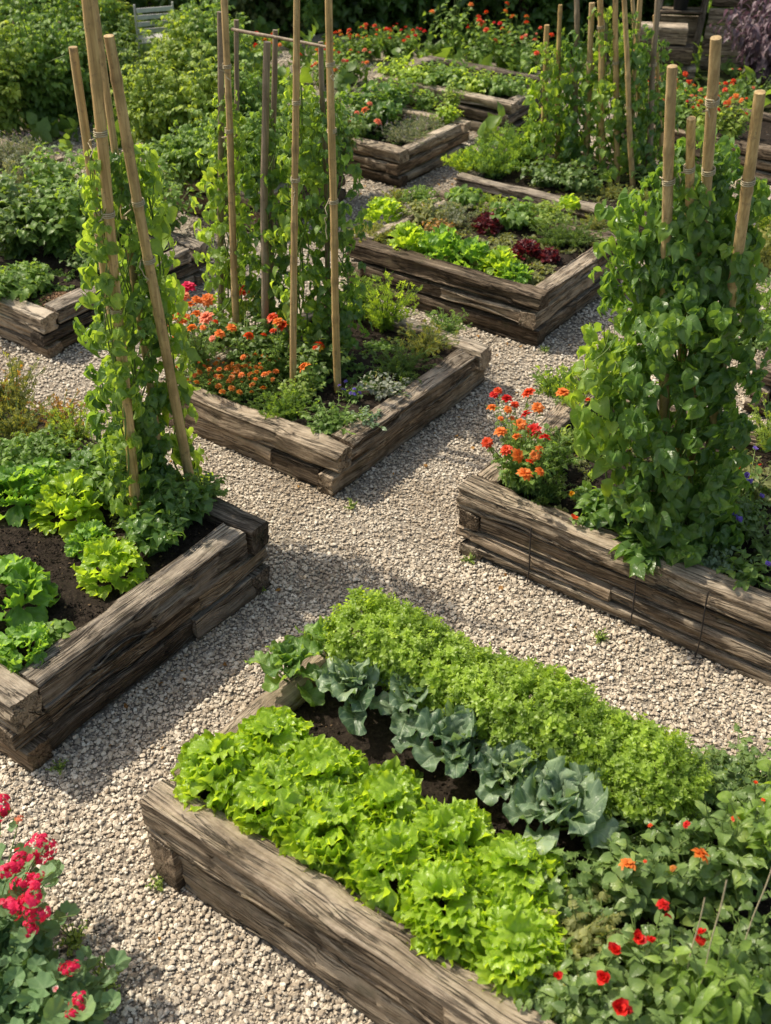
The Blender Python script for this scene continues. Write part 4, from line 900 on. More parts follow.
plant('bean_plant', 'lighter bean shoots on the left side of the huge bean plant', 'climbing plant', pD+np.array([-.20, -.10, 0]), vine([np.array([.05, .05, .1]), vd(648, 450)*.97, vd(656, 390), vd(662, 330)], [.12, .16, .13, .08], 120, HEART+TRI, .085, .8, None, 3), [M['bean_light'], M['stem']])
flower_plant('marigold_plant', 'bushy marigold with red and orange blooms at the left corner of the right bed', P(522, 492, zD), None, [(P(a, b, zD+.30+rng.uniform(-.05, .05)), 'double', m, s_) for (a, b, m, s_) in [(498, 391, 'redorange', .034), (507, 399, 'scarlet', .034), (528, 393, 'redorange', .034), (501, 419, 'orange', .036), (512, 419, 'orange', .036), (526, 414, 'scarlet', .036), (533, 431, 'scarlet', .038), (487, 443, 'redorange', .034), (535, 456, 'orange', .038), (525, 474, 'orange', .036), (508, 410, 'orange', .032), (517, 437, 'orange', .032), (530, 462, 'redorange', .032), (500, 432, 'orange', .034), (520, 425, 'orange', .034), (545, 438, 'scarlet', .03), (506, 450, 'redorange', .032), (518, 456, 'orange', .034), (540, 472, 'orange', .03), (492, 408, 'orange', .034), (515, 405, 'redorange', .034), (538, 408, 'orange', .03), (540, 450, 'orange', .03), (494, 395, 'scarlet', .03)]], None, nstem_min=34, lsize=.055, per=15, spread=.2, hgt=.38, temps=PINN+PINN+BROAD)
for b, lb, mt, tp, hg, sp, ls in (((550, 470), 'feathery dark green bush behind the marigold blooms', 'green', PINN, .26, .17, .07), ((572, 405), 'light green low herb behind the marigold of the right bed', 'hedge', SPRIG, .2, .22, .055), ((595, 392), 'yellow-green herb at the back left of the right bed', 'green_yellow', SPRIG, .14, .17, .05), ((552, 395), 'green herb tuft at the back corner of the right bed', 'green', SPRIG, .16, .13, .05), ((570, 450), 'small yellow-green shoot on bare soil in the right bed', 'green_yellow', NARROW, .16, .05, .06), ((545, 500), 'low dark leaves at the foot of the marigold', 'green_dark', SPRIG, .14, .14, .05),
                      ((715, 565), 'blue-green ground cover by the front timber of the right bed', 'kale', BROAD, .1, .13, .045), ((745, 580), 'green ground cover spilling over the timber at the right edge', 'green', BROAD, .13, .15, .05), ((770, 560), 'dark leaved plant with violet flowers around it at right edge', 'green_dark', BROAD, .2, .15, .06), ((750, 500), 'olive undergrowth right of the huge bean plant', 'olive', BROAD, .2, .2, .06), ((765, 450), 'sparse yellow-green plant by the back timber at the right edge', 'green_yellow', SPRIG, .28, .15, .05), ((735, 535), 'dark undergrowth at the right foot of the huge bean plant', 'green_dark', BROAD, .2, .16, .06), ((650, 560), 'large veined squash like leaves at the front foot of the bean plant', 'bean', HEART, .14, .16, .13), ((605, 525), 'leafy shoots at the left foot of the bean plant', 'bean', HEART, .2, .12, .1)):
    mb, _ = bushy(14, hg, sp, tp, ls, 9, start=.15); plant('leafy_plant', lb, 'leafy plant', P(*b, zD), mb, [M[mt], M['stem']], 'low plants in the right bed')
flower_plant('marigold_plant', 'single orange bloom behind the marigold near the bean plant', P(566, 410, zD), None, [(P(563, 393, zD+.16), 'double', 'orange', .042), (P(588, 400, zD+.1), 'double', 'redorange', .02)], None, nstem_min=8, lsize=.04, spread=.1, hgt=.12, temps=PINN)
flower_plant('viola', 'violet flowers low at the right foot of the big bean plant', P(742, 530, zD), None, [(P(a, b, zD+.18), 'floppy', 'violet', .022) for a, b in ((738, 521), (747, 476), (755, 450), (761, 497), (768, 566), (733, 516), (749, 483))], None, nstem_min=14, lsize=.04, spread=.16, hgt=.16, temps=BROAD)
flower_plant('nasturtium', 'small orange-red flowers in the shade right of the bean plant', P(745, 505, zD), None, [(P(a, b, zD+.2), 'floppy', m, .02) for a, b, m in ((740, 470, 'scarlet'), (725, 460, 'orange'), (760, 466, 'redorange'), (731, 497, 'redorange'))], None, nstem_min=10, lsize=.05, spread=.16, hgt=.18, temps=BROAD)
for q, mt, lb in (((571, 494), 'yellow', 'small yellow bloom peeping out left below the bean plant'), ((573, 519), 'redorange', 'tiny red-orange bloom over the timber below the bean plant')):
    flower_plant('nasturtium', lb, P(q[0]+14, q[1]+10, zD), None, [(P(*q, zD+.1), 'floppy', mt, .026)], None, nstem_min=6, lsize=.05, spread=.07, hgt=.1, temps=BROAD)

# ================================================================== bed E, mixed lettuces
zE = soil('E')
for b, rad, mt, lb in (((408, 252), .15, 'lettuce', 'bright green lettuce at the left of the middle lettuce row'), ((440, 258), .16, 'lettuce_mid', 'second bright lettuce in the row behind the front timber'), ((470, 266), .15, 'lettuce_mid', 'third bright lettuce in the row behind the front timber'), ((500, 274), .14, 'lettuce', 'fourth bright lettuce in the row with open leaves'), ((384, 222), .14, 'lettuce', 'lime lettuce alone at the back left corner'),
                   ((516, 282), .10, 'lettuce_mid', 'last small lettuce with smooth round leaves near the bed corner'), ((487, 232), .105, 'lettuce_red', 'deep red lettuce in the middle of the mixed bed'), ((527, 257), .10, 'lettuce_red', 'dark red lettuce next to the soil at right of the mixed bed'), ((548, 262), .075, 'lettuce_red', 'small purple lettuce close to the right timber'), ((568, 210), .09, 'lettuce', 'small bright lettuce at the far right corner of the mixed bed')):
    plant('lettuce', lb, 'lettuce', P(*b, zE), lettuce(rad*.95, 40, rad*1.3, .5, rad*.62, .75), M[mt], 'lettuces in the mixed bed', rng.uniform(0, 6))
for b, lb, mt, tp, hg, sp, ls in (((372, 240), 'low olive herb at the left end of the mixed bed', 'olive', SPRIG, .1, .16, .05), ((425, 222), 'olive green rosettes behind the bright lettuces', 'olive', BROAD, .14, .17, .06), ((455, 225), 'grey-green herb between the lime lettuce and the red lettuce', 'sage', SPRIG, .14, .17, .05), ((420, 205), 'tall fine herb at the back of the mixed bed', 'green', PINN, .13, .13, .06), ((465, 208), 'arugula plant with upright leaves at the back of the mixed bed', 'green', LOBED, .16, .12, .09), ((515, 225), 'broad green leafy plant right behind the red lettuce', 'green', BROAD, .18, .16, .09), ((545, 225), 'light green herb at the back right of the mixed bed', 'green_yellow', PIN, .14, .16, .07), ((575, 245), 'dark thyme clump filling the right corner of the mixed bed', 'green_dark', SPRIG, .16, .20, .04), ((555, 245), 'dark herb beside the purple lettuce', 'green_dark', SPRIG, .14, .16, .045), ((595, 232), 'dark herb against the right timber of the mixed bed', 'olive', SPRIG, .1, .13, .04), ((490, 212), 'pale herb at the back middle of the mixed bed', 'green_yellow', SPRIG, .10, .15, .05), ((395, 205), 'dry olive herb along the back timber of the mixed bed', 'olive', SPRIG, .09, .15, .045), ((440, 235), 'brownish low herb behind the bright lettuces', 'rust_leaf', BROAD, .1, .13, .05)):
    mb, _ = bushy(22, hg*1.1, sp*1.25, tp, ls, 10, start=.1); plant('leafy_plant', lb, 'leafy plant', P(*b, zE), mb, [M[mt], M['stem']], 'herbs in the mixed bed')

# ================================================================== bed F
zF = soil('F')
for b, lb, mt, tp, hg, sp, ls in (((378, 128), 'big leaved squash plant in the small square bed', 'bean', HEART, .34, .24, .15), ((360, 130), 'leafy dark plant at the left of the small square bed', 'green_dark', BROAD, .3, .2, .1), ((395, 112), 'light green plant behind the squash', 'green', HEART, .3, .2, .1), ((447, 125), 'bright little lettuce like plant at the right corner of the small square bed', 'hedge', BROAD, .16, .11, .07), ((452, 112), 'upright green shoots at the back right of the small square bed', 'green_yellow', BROAD, .22, .08, .06), ((425, 110), 'green seedlings at the back of the small square bed', 'green', BROAD, .16, .16, .06)):
    mb, _ = bushy(18, hg*1.25, sp*1.25, tp, ls, 10, start=.12); plant('leafy_plant', lb, 'leafy plant', P(*b, zF), mb, [M[mt], M['stem']], 'plants in the small square bed')
def lavender(lb, base, sp=.26, hg=.14, n=34, num=40):
    f = []
    for i in range(num):
        a = i*2.4; k = math.sqrt((i+.5)/num)*sp; f.append((base+np.array([math.cos(a)*k*1.1, math.sin(a)*k*1.1, hg*1.25*(1-.4*(k/sp)**2)]), 'spike', 'lavender', .014))
    flower_plant('lavender', lb, base, None, f, None, nstem_min=n, lsize=.045, per=12, spread=sp, hgt=hg, temps=SPRIGN, mat='sage')
lavender('low grey lavender mound at the front corner of the small square bed', P(405, 143, zF)); lavender('second grey lavender mound behind the first near the bright little plant', P(422, 132, zF), .2, .12, 24, 24)
flower_plant('begonia', 'orange flowers on a dark plant at the left of the small square bed', P(360, 138, zF), None, [(P(a, b, zF+.3), 'double', 'salmon', .036) for a, b in ((370, 104), (357, 113), (351, 120), (359, 121), (378, 122), (343, 120), (365, 110))], None, nstem_min=14, lsize=.08, spread=.22, hgt=.28, temps=BROAD, mat='green_dark')

# ================================================================== bed G, many poles
zG = soil('G')
gp = [((557, 170), (560, 5)), ((575, 172), (577, -15)), ((586, 175), (592, 3)), ((603, 180), (600, -20)), ((617, 182), (615, -15)), ((632, 188), (624, -10)), ((626, 172), (640, -5)), ((598, 162), (607, 20)), ((647, 178), (658, -20)), ((662, 172), (655, 15)), ((540, 166), (548, 25)), ((643, 165), (632, -10))]
gl = ['leftmost thin pole of the far bean row', 'second pole from the left in the far bean row', 'pale pole third from the left in the far bean row', 'thick pole in the middle of the far bean row', 'slanting pole right of the thick middle one', 'reddish pole reaching the soil at the front of the far bean row', 'pole leaning right near the end of the far bean row', 'short pole hidden among beans in the far row', 'tall pole at the right end of the far bean row', 'short grey stake at the right end of the far bean row', 'short pale stake at the left end of the far bean row', 'back pole leaning left at the right end of the far bean row']
for (b, t), lb in zip(gp, gl):
    pb = P(*b, zG); pole('bean_pole', lb, 'pole', pb, Pd(*t, hdist(pb)), rng.uniform(.017, .026), 'cane' if rng.random() < .7 else 'stake', True, (rng.uniform(.4, .8),), 'poles of the far bean row')
for b, tp_, n, rad, mt, lb in (((545, 172), (548, 45), 190, [.24, .22, .16, .10], 'bean_light', 'sunlit bean vine at the left end of the far bean row'), ((575, 172), (578, 25), 240, [.24, .22, .18, .1], 'bean', 'bean vine around the second and third far poles'), ((605, 178), (606, 8), 240, [.24, .22, .18, .1], 'bean_light', 'bean vine in the middle of the far bean row'), ((635, 180), (632, 12), 240, [.24, .22, .18, .1], 'bean', 'dark bean vine at the right of the far bean row'), ((655, 170), (655, 35), 180, [.2, .2, .16, .1], 'bean', 'bean vine on the last pole of the far bean row')):
    p0 = P(*b, zG); p1 = Pd(*tp_, hdist(p0))
    plant('bean_vine', lb, 'climbing plant', p0, vine([np.array([0, 0, .1]), (p1-p0)*.4, (p1-p0)*.7, p1-p0], rad, n, TRI+HEART, .085, .7, lambda u: u**1.15, 5), [M[mt], M['stem']], 'bean vines of the far bean row')
for b, lb, mt, tp, hg, sp, ls in (((492, 175), 'fluffy light green herb mound at the left corner of the pole bed', 'green', SPRIGB, .24, .26, .075), ((520, 165), 'green leafy mound next to the first far poles', 'green', SPRIGB, .32, .26, .08), ((468, 172), 'yellow-green herb spilling over the left corner of the pole bed', 'hedge', SPRIGB, .16, .17, .06), ((575, 190), 'dark ground leaves at the foot of the far poles', 'green_dark', BROAD, .2, .2, .08), ((610, 195), 'mossy low growth along the front timber of the pole bed', 'olive', SPRIG, .07, .2, .04), ((545, 185), 'dark leafy undergrowth behind the front timber of the pole bed', 'green_dark', BROAD, .18, .2, .08), ((660, 190), 'dark undergrowth at the right end of the pole bed', 'green_dark', BROAD, .2, .2, .08), ((640, 200), 'low mossy growth at the right front of the pole bed', 'olive', SPRIG, .06, .15, .04)):
    mb, _ = bushy(26, hg*1.15, sp*1.15, tp, ls, 10, start=.1); plant('leafy_plant', lb, 'leafy plant', P(*b, zG), mb, [M[mt], M['stem']], 'low plants in the pole bed')

# ================================================================== bed H
zH = soil('H')
for i, q in enumerate(((415, 84), (435, 86), (455, 89), (475, 92), (495, 95), (512, 95), (400, 78), (450, 80))):
    mb, _ = bushy(20, .21, .27, BROAD, .085, 9, start=.12)
    plant('leafy_plant', ['leftmost pale leafy plant in the far strip', 'second pale leafy plant of the far strip from the left', 'third pale leafy plant of the far strip from the left', 'fourth pale leafy plant of the far strip from the left', 'fifth pale leafy plant of the far strip from the left', 'rightmost pale leafy plant in the far strip', 'pale leafy plant at the back left of the far strip', 'pale leafy plant at the back middle of the far strip'][i], 'leafy plant', P(*q, zH), mb, [M['green' if i % 3 else 'hedge'], M['stem']], 'pale leafy plants of the far strip')

# ================================================================== bed I, J, K, M, L, N
zI = soil('I')
for b, lb, mt, tp, hg, sp, ls in (((20, 255), 'dark blue-green leafy plant at the left of the upper left bed', 'green_dark', HEART, .4, .25, .12), ((60, 255), 'dense green bush behind the wood chips', 'green', BROAD, .42, .26, .09), ((95, 245), 'bushy green plant in the middle of the upper left bed', 'green', LOBED, .45, .26, .12), ((60, 215), 'bright green bush at the back of the upper left bed', 'green', LOBED, .42, .26, .12), ((120, 220), 'bright lobed leafy plant at the back centre of the upper left bed', 'hedge', LOBED, .36, .26, .12), ((165, 235), 'dark green bush at the right end of the upper left bed', 'green', BROAD, .38, .24, .075), ((150, 210), 'green leafy plant behind the right end bush', 'green', BROAD, .36, .24, .09), ((5, 300), 'leafy runner hanging over the front timber at the left edge', 'green', LOBED, .16, .2, .1), ((30, 290), 'green shoots beside the wood chips', 'green', LOBED, .14, .14, .09), ((15, 215), 'grey-green plant with pinkish tips at the left edge', 'sage', SPRIG, .34, .22, .07), ((95, 270), 'small dark seedlings under the green bush', 'green_dark', BROAD, .14, .16, .06), ((0, 240), 'dark leafy plant cut by the left edge in the upper left bed', 'green_dark', HEART, .42, .25, .12)):
    mb, _ = bushy(28, hg*1.35, sp*1.25, tp, ls, 13, start=.1); plant('leafy_plant', lb, 'leafy plant', P(*b, zI), mb, [M[mt], M['stem']], 'bushy plants in the upper left bed')
# wood chips heaped in the corner
n = 900; a = rng.uniform(0, 6.28, n); k = np.sqrt(rng.random(n))*.17; c0 = P(62, 303, zI)
mb = MB(); T = stone_templates(1); d = norm(rng.normal(size=(n, 3))*[1, 1, .3]); Mx = frames(d, norm(rng.normal(size=(n, 3))+[0, 0, 1.5]))*np.array([.4, 1.3, .3])[None, None, :]*rng.uniform(.009, .016, n)[:, None, None]
loc = np.stack([np.cos(a)*k, np.sin(a)*k*.8, .035*(1-(k/.17)**2)+rng.uniform(0, .012, n)], -1); tn = rng.uniform(0, 1, n)
for j in range(7): mb.inst(T[j], Mx[j::7], loc[j::7], tn[j::7])
M['chips'] = simple('wood_chips', (.22, .13, .075), .85, .2, .5, 40); tag(mb.build('wood_chips', M['chips'], None, c0, smooth=False), 'heap of brown wood chips in the corner of the upper left bed', 'wood chips', kind='stuff')
zJ = soil('J')
for b, s_, lb in (((12, 170), .24, 'grey lavender in the bed at the left edge'), ((28, 172), .2, 'second grey lavender next to the timber end at the left edge'), ((-8, 175), .24, 'grey lavender half outside the left edge')): lavender(lb, P(*b, zJ), s_, .24, 30, 26)
zK = soil('K')
for b, lb, mt, tp, hg, sp, ls in (((762, 345), 'green leafy plant in the bed behind the bean plant at the right edge', 'green', BROAD, .24, .2, .07), ((780, 330), 'green bush at the right edge behind the bean plant', 'green', SPRIGB, .3, .22, .07), ((765, 275), 'olive shrub at the right edge above the timber', 'olive', SPRIGB, .4, .25, .07), ((745, 350), 'low leaves hidden beside the bean plant at right', 'green_dark', BROAD, .14, .15, .06), ((770, 240), 'yellow-green herb at the back of the right edge bed', 'green_yellow', SPRIGB, .3, .25, .07), ((735, 300), 'shaded leafy plant close behind the bean plant', 'green_dark', BROAD, .3, .22, .08)):
    mb, _ = bushy(18, hg, sp, tp, ls, 9, start=.12); plant('leafy_plant', lb, 'leafy plant', P(*b, zK), mb, [M[mt], M['stem']], 'plants in the right edge bed')
def tomato(lb, base, hg=1.15, sp=.34, mt='green', n=22, ls=.17, tp=None):
    mb, _ = bushy(n, hg, sp, tp or (PIN+PINL), ls*.74, 19, droop=.45, lean=1.1, start=.12, srad=.009, wob=.08)
    return plant('tomato_plant', lb, 'tomato plant', base, mb, [M[mt], M['stem']], 'tall tomato plants')
zM = soil('M')
for b, hg, mt, lb in (((195, 178), .45, 'green', 'tomato plant at the near left end of the tomato bed'), ((228, 184), .62, 'green', 'tomato plant behind the left cane of the middle bed'), ((265, 186), .6, 'green', 'tomato plant directly behind the weathered stake'), ((300, 180), .75, 'green', 'tomato plant behind the canes at the right of the tomato bed'), ((325, 168), .6, 'green_dark', 'short tomato plant at the right end of the tomato bed'), ((160, 150), .85, 'green_yellow', 'yellowing tomato plant at the back left of the tomato bed'), ((210, 155), .9, 'green_yellow', 'sunlit tomato plant at the back middle of the tomato bed'), ((250, 155), .8, 'green', 'tomato plant at the back right of the tomato bed')):
    tomato(lb, P(*b, zM), hg, .3, mt)
# behind: taller tomatoes and weeds in the ground
for b, hg, sp, mt, lb in (((5, 135), 1.2, .42, 'green_yellow', 'tall leafy plant at the left edge behind the lavender bed'), ((45, 128), 1.25, .42, 'green', 'tall tomato plant left of the leaning canes'), ((78, 122), 1.1, .4, 'green', 'tomato plant seen between the left canes'), ((115, 118), 1.0, .42, 'green_dark', 'darker tomato plant right of the leaning canes'), ((150, 122), .62, .42, 'green_yellow', 'sunlit tomato plant below the garden chair'), ((192, 108), .95, .36, 'green_yellow', 'yellow-green tomato plant right below the garden chair'), ((222, 105), 1.1, .42, 'green', 'tomato plant seen left of the upright canes'),
                          ((20, 95), 1.3, .45, 'green', 'yellow-green tall plant near the upper left corner'), ((62, 90), 1.1, .42, 'green', 'leafy plant behind the leaning canes near the rusty post'), ((100, 80), 1.1, .42, 'green', 'leafy plant right of the leaning canes below the dark pot'), ((205, 82), 1.0, .45, 'green', 'feathery plant right of the garden chair'), ((118, 74), .9, .3, 'green_yellow', 'sunlit leafy plant left of the garden chair'), ((0, 75), 1.5, .45, 'green_dark', 'dark tall plant in the upper left corner')):
    tomato(lb, P(*b, 0), hg, sp, mt, 22, .19)
zL, zN = soil('L'), .02
def bloom_bush(name, lb, base, hg, sp, cols, num, fs=.035, mt='green', kind='double', ls=.08, tp=None, group='far flowering plants'):
    f = []
    for i in range(num):
        a = i*2.4+rng.normal()*.4; k = math.sqrt(rng.random())*sp; f.append((base+np.array([math.cos(a)*k, math.sin(a)*k, hg*(1.02-.3*(k/sp)**2)+rng.normal()*.03]), kind, cols[i % len(cols)], fs))
    return flower_plant(name, lb, base, None, f, group, nstem_min=max(14, num), lsize=ls, per=9, spread=sp, hgt=hg, temps=tp or BROAD, mat=mt)
for b, lb, cols, mt in (((655, 118), 'orange flowers behind the poles left of the hut', ['redorange', 'orange'], 'green'), ((680, 130), 'leafy plant with orange flowers behind the tall poles', ['orange', 'salmon'], 'green'), ((705, 138), 'red-orange flowers below the plank hut', ['redorange', 'scarlet'], 'green_yellow'), ((728, 142), 'yellow-green plant with orange flowers at the right end of the far bed', ['orange', 'redorange'], 'green_yellow'), ((672, 112), 'orange flowers at the back of the far bed', ['orange', 'redorange'], 'green'), ((715, 122), 'orange-red flowers at the back right of the far bed', ['redorange'], 'green')):
    bloom_bush('marigold_plant', lb, P(*b, zL), .36, .22, cols, 10, .028, mt)
for b, lb, cols, z in (((340, 62), 'orange flower clump between the upright canes far away', ['orange', 'redorange'], zN), ((365, 60), 'large clump of orange flowers at the top middle', ['orange', 'redorange'], zN), ((390, 58), 'red flower clump at the top middle', ['redorange', 'scarlet'], zN), ((405, 60), 'scarlet flowers right of the large orange clump', ['scarlet'], zN), ((350, 82), 'pale orange flower clump behind the small square bed', ['salmon', 'orange'], .02), ((260, 68), 'orange and red flowers seen between the stakes', ['orange', 'scarlet'], .02), ((325, 85), 'reddish flowers behind the right canes', ['scarlet', 'orange'], .02)):
    bloom_bush('zinnia_plant', lb, P(*b, z), .34, .3, cols, 11, .030, 'green')
for b, lb, cols, hg in (((452, 62), 'tall leafy plant with a few orange flowers', ['orange'], .8), ((480, 72), 'plant with a spire of scarlet flowers', ['scarlet', 'redorange'], .55), ((505, 68), 'plant topped by orange-red flowers behind the far strip', ['redorange', 'orange'], .6), ((525, 78), 'leafy plant with small salmon flowers at the right of the far strip', ['salmon', 'redorange'], .45)):
    bloom_bush('flowering_bush', lb, P(*b, 0), hg, .38, cols, 5 if hg > .7 else 10, .032, 'green', ls=.1)

# ================================================================== background
def crown(n, rx, ry, rz, zc, size, temps, lump=.35):
    mb = MB(); d = norm(rng.normal(size=(n, 3))); off = rng.uniform(0, 50, 3)
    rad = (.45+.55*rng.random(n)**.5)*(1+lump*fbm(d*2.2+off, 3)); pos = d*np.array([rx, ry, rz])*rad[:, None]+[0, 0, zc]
    gap = vnoise(pos*2.6+off) > -.38; pos, d, rad = pos[gap], d[gap], rad[gap]; pos[:, 2] = np.maximum(pos[:, 2], .05); m = len(pos)
    ax = norm(d*[1, 1, .4]+[0, 0, -.25]+rng.normal(size=(m, 3))*.6); nn = norm(d+[0, 0, .9]+rng.normal(size=(m, 3))*.4)
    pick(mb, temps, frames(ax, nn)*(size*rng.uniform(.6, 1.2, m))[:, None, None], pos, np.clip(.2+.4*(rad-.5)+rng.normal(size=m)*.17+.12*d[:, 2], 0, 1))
    return mb
def shrub(name, lb, base, hg, rx, mt, n=1500, size=.1, temps=None, group='shrubs behind the garden', cat='shrub'):
    root = thing(name, lb, cat, base, group)
    crown(n, rx, rx, hg*.55, hg*.5, size, temps or BROAD).build('crown', [M[mt]], root)
    mb = MB()
    for i in range(6):
        a = i*1.05+rng.random(); t = np.linspace(0, 1, 6); mb.tube(np.stack([np.cos(a)*rx*.5*t, np.sin(a)*rx*.5*t, hg*.75*t], -1), np.linspace(.03, .008, 6), 6)
    mb.build('trunk', [M['woody']], root); return root
bgrow = [((-20, 30), 2.2, .9, 'green_dark', 'dark shrub at the far upper left corner'), ((45, 28), 2.0, .7, 'green', 'light shrub behind the rusty post'), ((95, 22), 1.9, .7, 'green_dark', 'dark shrub behind the top of the leaning canes'), ((215, 28), 1.7, .7, 'green_dark', 'shaded shrub right behind the garden chair'), ((260, 26), 1.8, .75, 'olive', 'feathery olive shrub behind the upright canes'), ((300, 24), 1.9, .8, 'green', 'leafy shrub seen above the cross rod'), ((345, 22), 2.2, .8, 'green_dark', 'dark hedge shrub behind the orange flower clump'), ((395, 25), 2.2, .85, 'green_dark', 'dark hedge shrub above the scarlet flowers'), ((440, 28), 2.3, .85, 'bean', 'broad leaved dark shrub at the top centre'), ((480, 30), 2.2, .8, 'green_dark', 'dark shrub above the scarlet flower spire'), ((525, 32), 2.2, .8, 'green_dark', 'dark shrub left of the far bean row'), ((570, 30), 2.2, .85, 'green_dark', 'dark shrub behind the left half of the far bean row'), ((620, 30), 2.1, .8, 'green_dark', 'dark shrub behind the right half of the far bean row'), ((665, 35), 1.6, .7, 'green_dark', 'shaded shrub left of the plank hut'), ((755, 58), 1.4, .5, 'green', 'green shrub right of the plank hut'), ((800, 50), 1.9, .8, 'green', 'green shrub at the far right edge')]
for bk, (b, hg, rx, mt, lb) in enumerate(bgrow):
    if mt == 'green_dark' and bk % 3: mt = 'bean' if bk % 2 else 'green'
    shrub('shrub', lb, P(*b, 0), hg, rx, mt, 2000, .15 if mt != 'olive' else .11, HEART if mt in ('bean', 'green_dark') else PIN)
for i, (b, hg) in enumerate((((-120, -20), 4.2), ((60, -25), 4.4), ((200, -20), 4.0), ((330, -15), 4.4), ((470, -15), 4.2), ((600, -15), 4.5), ((740, -10), 4.2), ((880, -5), 4.4))):
    root = thing('tree', ['dark tree far behind beyond the left edge', 'dark tree far behind the leaning canes', 'dark tree far behind the garden chair', 'dark tree far behind the upright canes', 'dark tree far behind the top centre shrubs', 'dark tree far behind the far bean row', 'dark tree far behind the plank hut', 'dark tree far behind beyond the right edge'][i], 'tree', P(b[0], max(b[1], -25), 0), 'trees behind the garden')
    crown(2600, 1.9, 1.9, 1.9, 2.3, .26, HEART).build('crown', [M['bean' if i % 2 else 'green']], root)
    mb = MB(); t = np.linspace(0, 1, 8); mb.tube(np.stack([.1*np.sin(t*3), .1*t, hg*.6*t], -1), np.linspace(.16, .06, 8), 9)
    for j in range(5): a = j*1.3; mb.tube(np.stack([.05+np.cos(a)*1.1*t, .05+np.sin(a)*1.1*t, 1.2+1.6*t], -1), np.linspace(.06, .015, 8), 6)
    mb.build('trunk', [M['woody']], root)
# weeping purple shrub at the right
pr = P(760, 92, 0); root = thing('weeping_shrub', 'weeping shrub with dull purple drooping leaves at the right edge', 'shrub', pr)
mb, _ = bushy(46, 1.2, .55, NARROW, .17, 16, droop=1.0, lean=1.6, start=.3); mb.build('foliage', [M['purple_leaf'], M['woody']], root)
bloom_bush('flowering_bush', 'green bush below the weeping purple shrub', P(752, 108, 0), .4, .35, ['salmon'], 5, .03, 'green_dark')
# low weeds that cover the far ground
mb = MB(); n = 2600; q = np.stack([rng.uniform(-15, 1, n), rng.uniform(6, 18, n), 0*np.arange(n)], -1); ok = (q[:, 0]*(-_s)+q[:, 1]*_c > 10.2)
for b in BEDS.values(): ok &= ~((q[:, 0] > b[0]-.1) & (q[:, 0] < b[1]+.1) & (q[:, 1] > b[2]-.1) & (q[:, 1] < b[3]+.1))
q = q[ok]; d = norm(rng.normal(size=(len(q), 3))*.5+[0, 0, 1]); pick(mb, PIN+LOBED, frames(d, norm(rng.normal(size=(len(q), 3))))*rng.uniform(.12, .32, len(q))[:, None, None], q, rng.uniform(.2, .7, len(q)))
tag(mb.build('ground_cover', [M['green']]), 'low green weeds covering the ground at the back of the garden', 'weeds', kind='stuff')

mb = MB(); n = 420; k = list(BEDS); bi = rng.integers(0, len(k), n); q = []
for j in bi:
    b = BEDS[k[j]]; e = rng.integers(0, 2); off = .02+abs(rng.normal())*.16
    q.append((rng.uniform(b[0], b[1]), b[2]-off, .016) if e == 0 else (b[1]+off, rng.uniform(b[2], b[3]), .016))
q = np.array(q); inside = np.zeros(n, bool)
for b in BEDS.values(): inside |= (q[:, 0] > b[0]) & (q[:, 0] < b[1]) & (q[:, 1] > b[2]) & (q[:, 1] < b[3])
q = q[~inside]; n = len(q); a = rng.uniform(0, 6.28, n)
pick(mb, BROAD+NARROW, frames(np.stack([np.cos(a), np.sin(a), .15*rng.normal(size=n)], -1), norm(rng.normal(size=(n, 3))*.35+[0, 0, 1]))*rng.uniform(.012, .034, n)[:, None, None], q, rng.uniform(.1, .9, n))
tag(mb.build('leaf_litter', [M['rust_leaf']]), 'small dry leaves fallen on the gravel along the beds', 'fallen leaves', kind='stuff')
for b, lb in (((160, 885), 'tiny green weed at the foot of the nearest bed corner'), ((262, 590), 'tiny green weed at the right corner of the left bed'), ((470, 562), 'tiny green weed at the left corner of the right bed'), ((352, 508), 'tiny green weed at the front corner of the middle bed'), ((600, 640), 'tiny green weed below the front timbers of the right bed'), ((60, 770), 'tiny green weed at the near corner of the left bed'), ((545, 352), 'tiny green weed at the front corner of the mixed bed')):
    w_, _ = bushy(6, .05, .045, BROAD, .018, 6); plant('weed', lb, 'weed', P(*b, .004), w_, [M['green_yellow'], M['stem']], 'weeds in the gravel')
for key, n, mt, lb in (('C', 620, 'green', 'small weeds and seedlings over the soil of the middle bed'), ('D', 420, 'olive', 'small weeds and seedlings over the soil of the right bed'), ('E', 620, 'olive', 'small weeds and seedlings over the soil of the mixed bed'), ('I', 420, 'green', 'small weeds and seedlings over the soil of the upper left bed'), ('A', 120, 'green', 'a few seedlings on the dark soil between the kale plants'), ('B', 260, 'olive', 'small weeds on the soil of the left bed'), ('G', 320, 'olive', 'low weeds over the soil of the pole bed'), ('F', 160, 'green', 'small weeds over the soil of the small square bed')):
    b = BEDS[key]; c = np.array([rng.uniform(b[0]+.14, b[1]-.14, n), rng.uniform(b[2]+.14, b[3]-.14, n), np.full(n, SOIL[key]+.002)]).T
    c = c[vnoise(c*[3.1, 3.1, 1]) > (-.15 if key not in 'AB' else .2)]; k_ = 5; c = np.repeat(c, k_, 0); m = len(c); a = rng.uniform(0, 6.28, m)
    d = norm(np.stack([np.cos(a), np.sin(a), rng.uniform(.15, .9, m)], -1)); mb = MB(); pick(mb, BROAD+PINL+TRI, frames(d, norm(np.array([0, 0, 1.])+rng.normal(size=(m, 3))*.3))*rng.uniform(.018, .05, m)[:, None, None], c, rng.uniform(.15, .75, m))
    tag(mb.build('seedlings', [M[mt]]), lb, 'seedlings', kind='stuff')
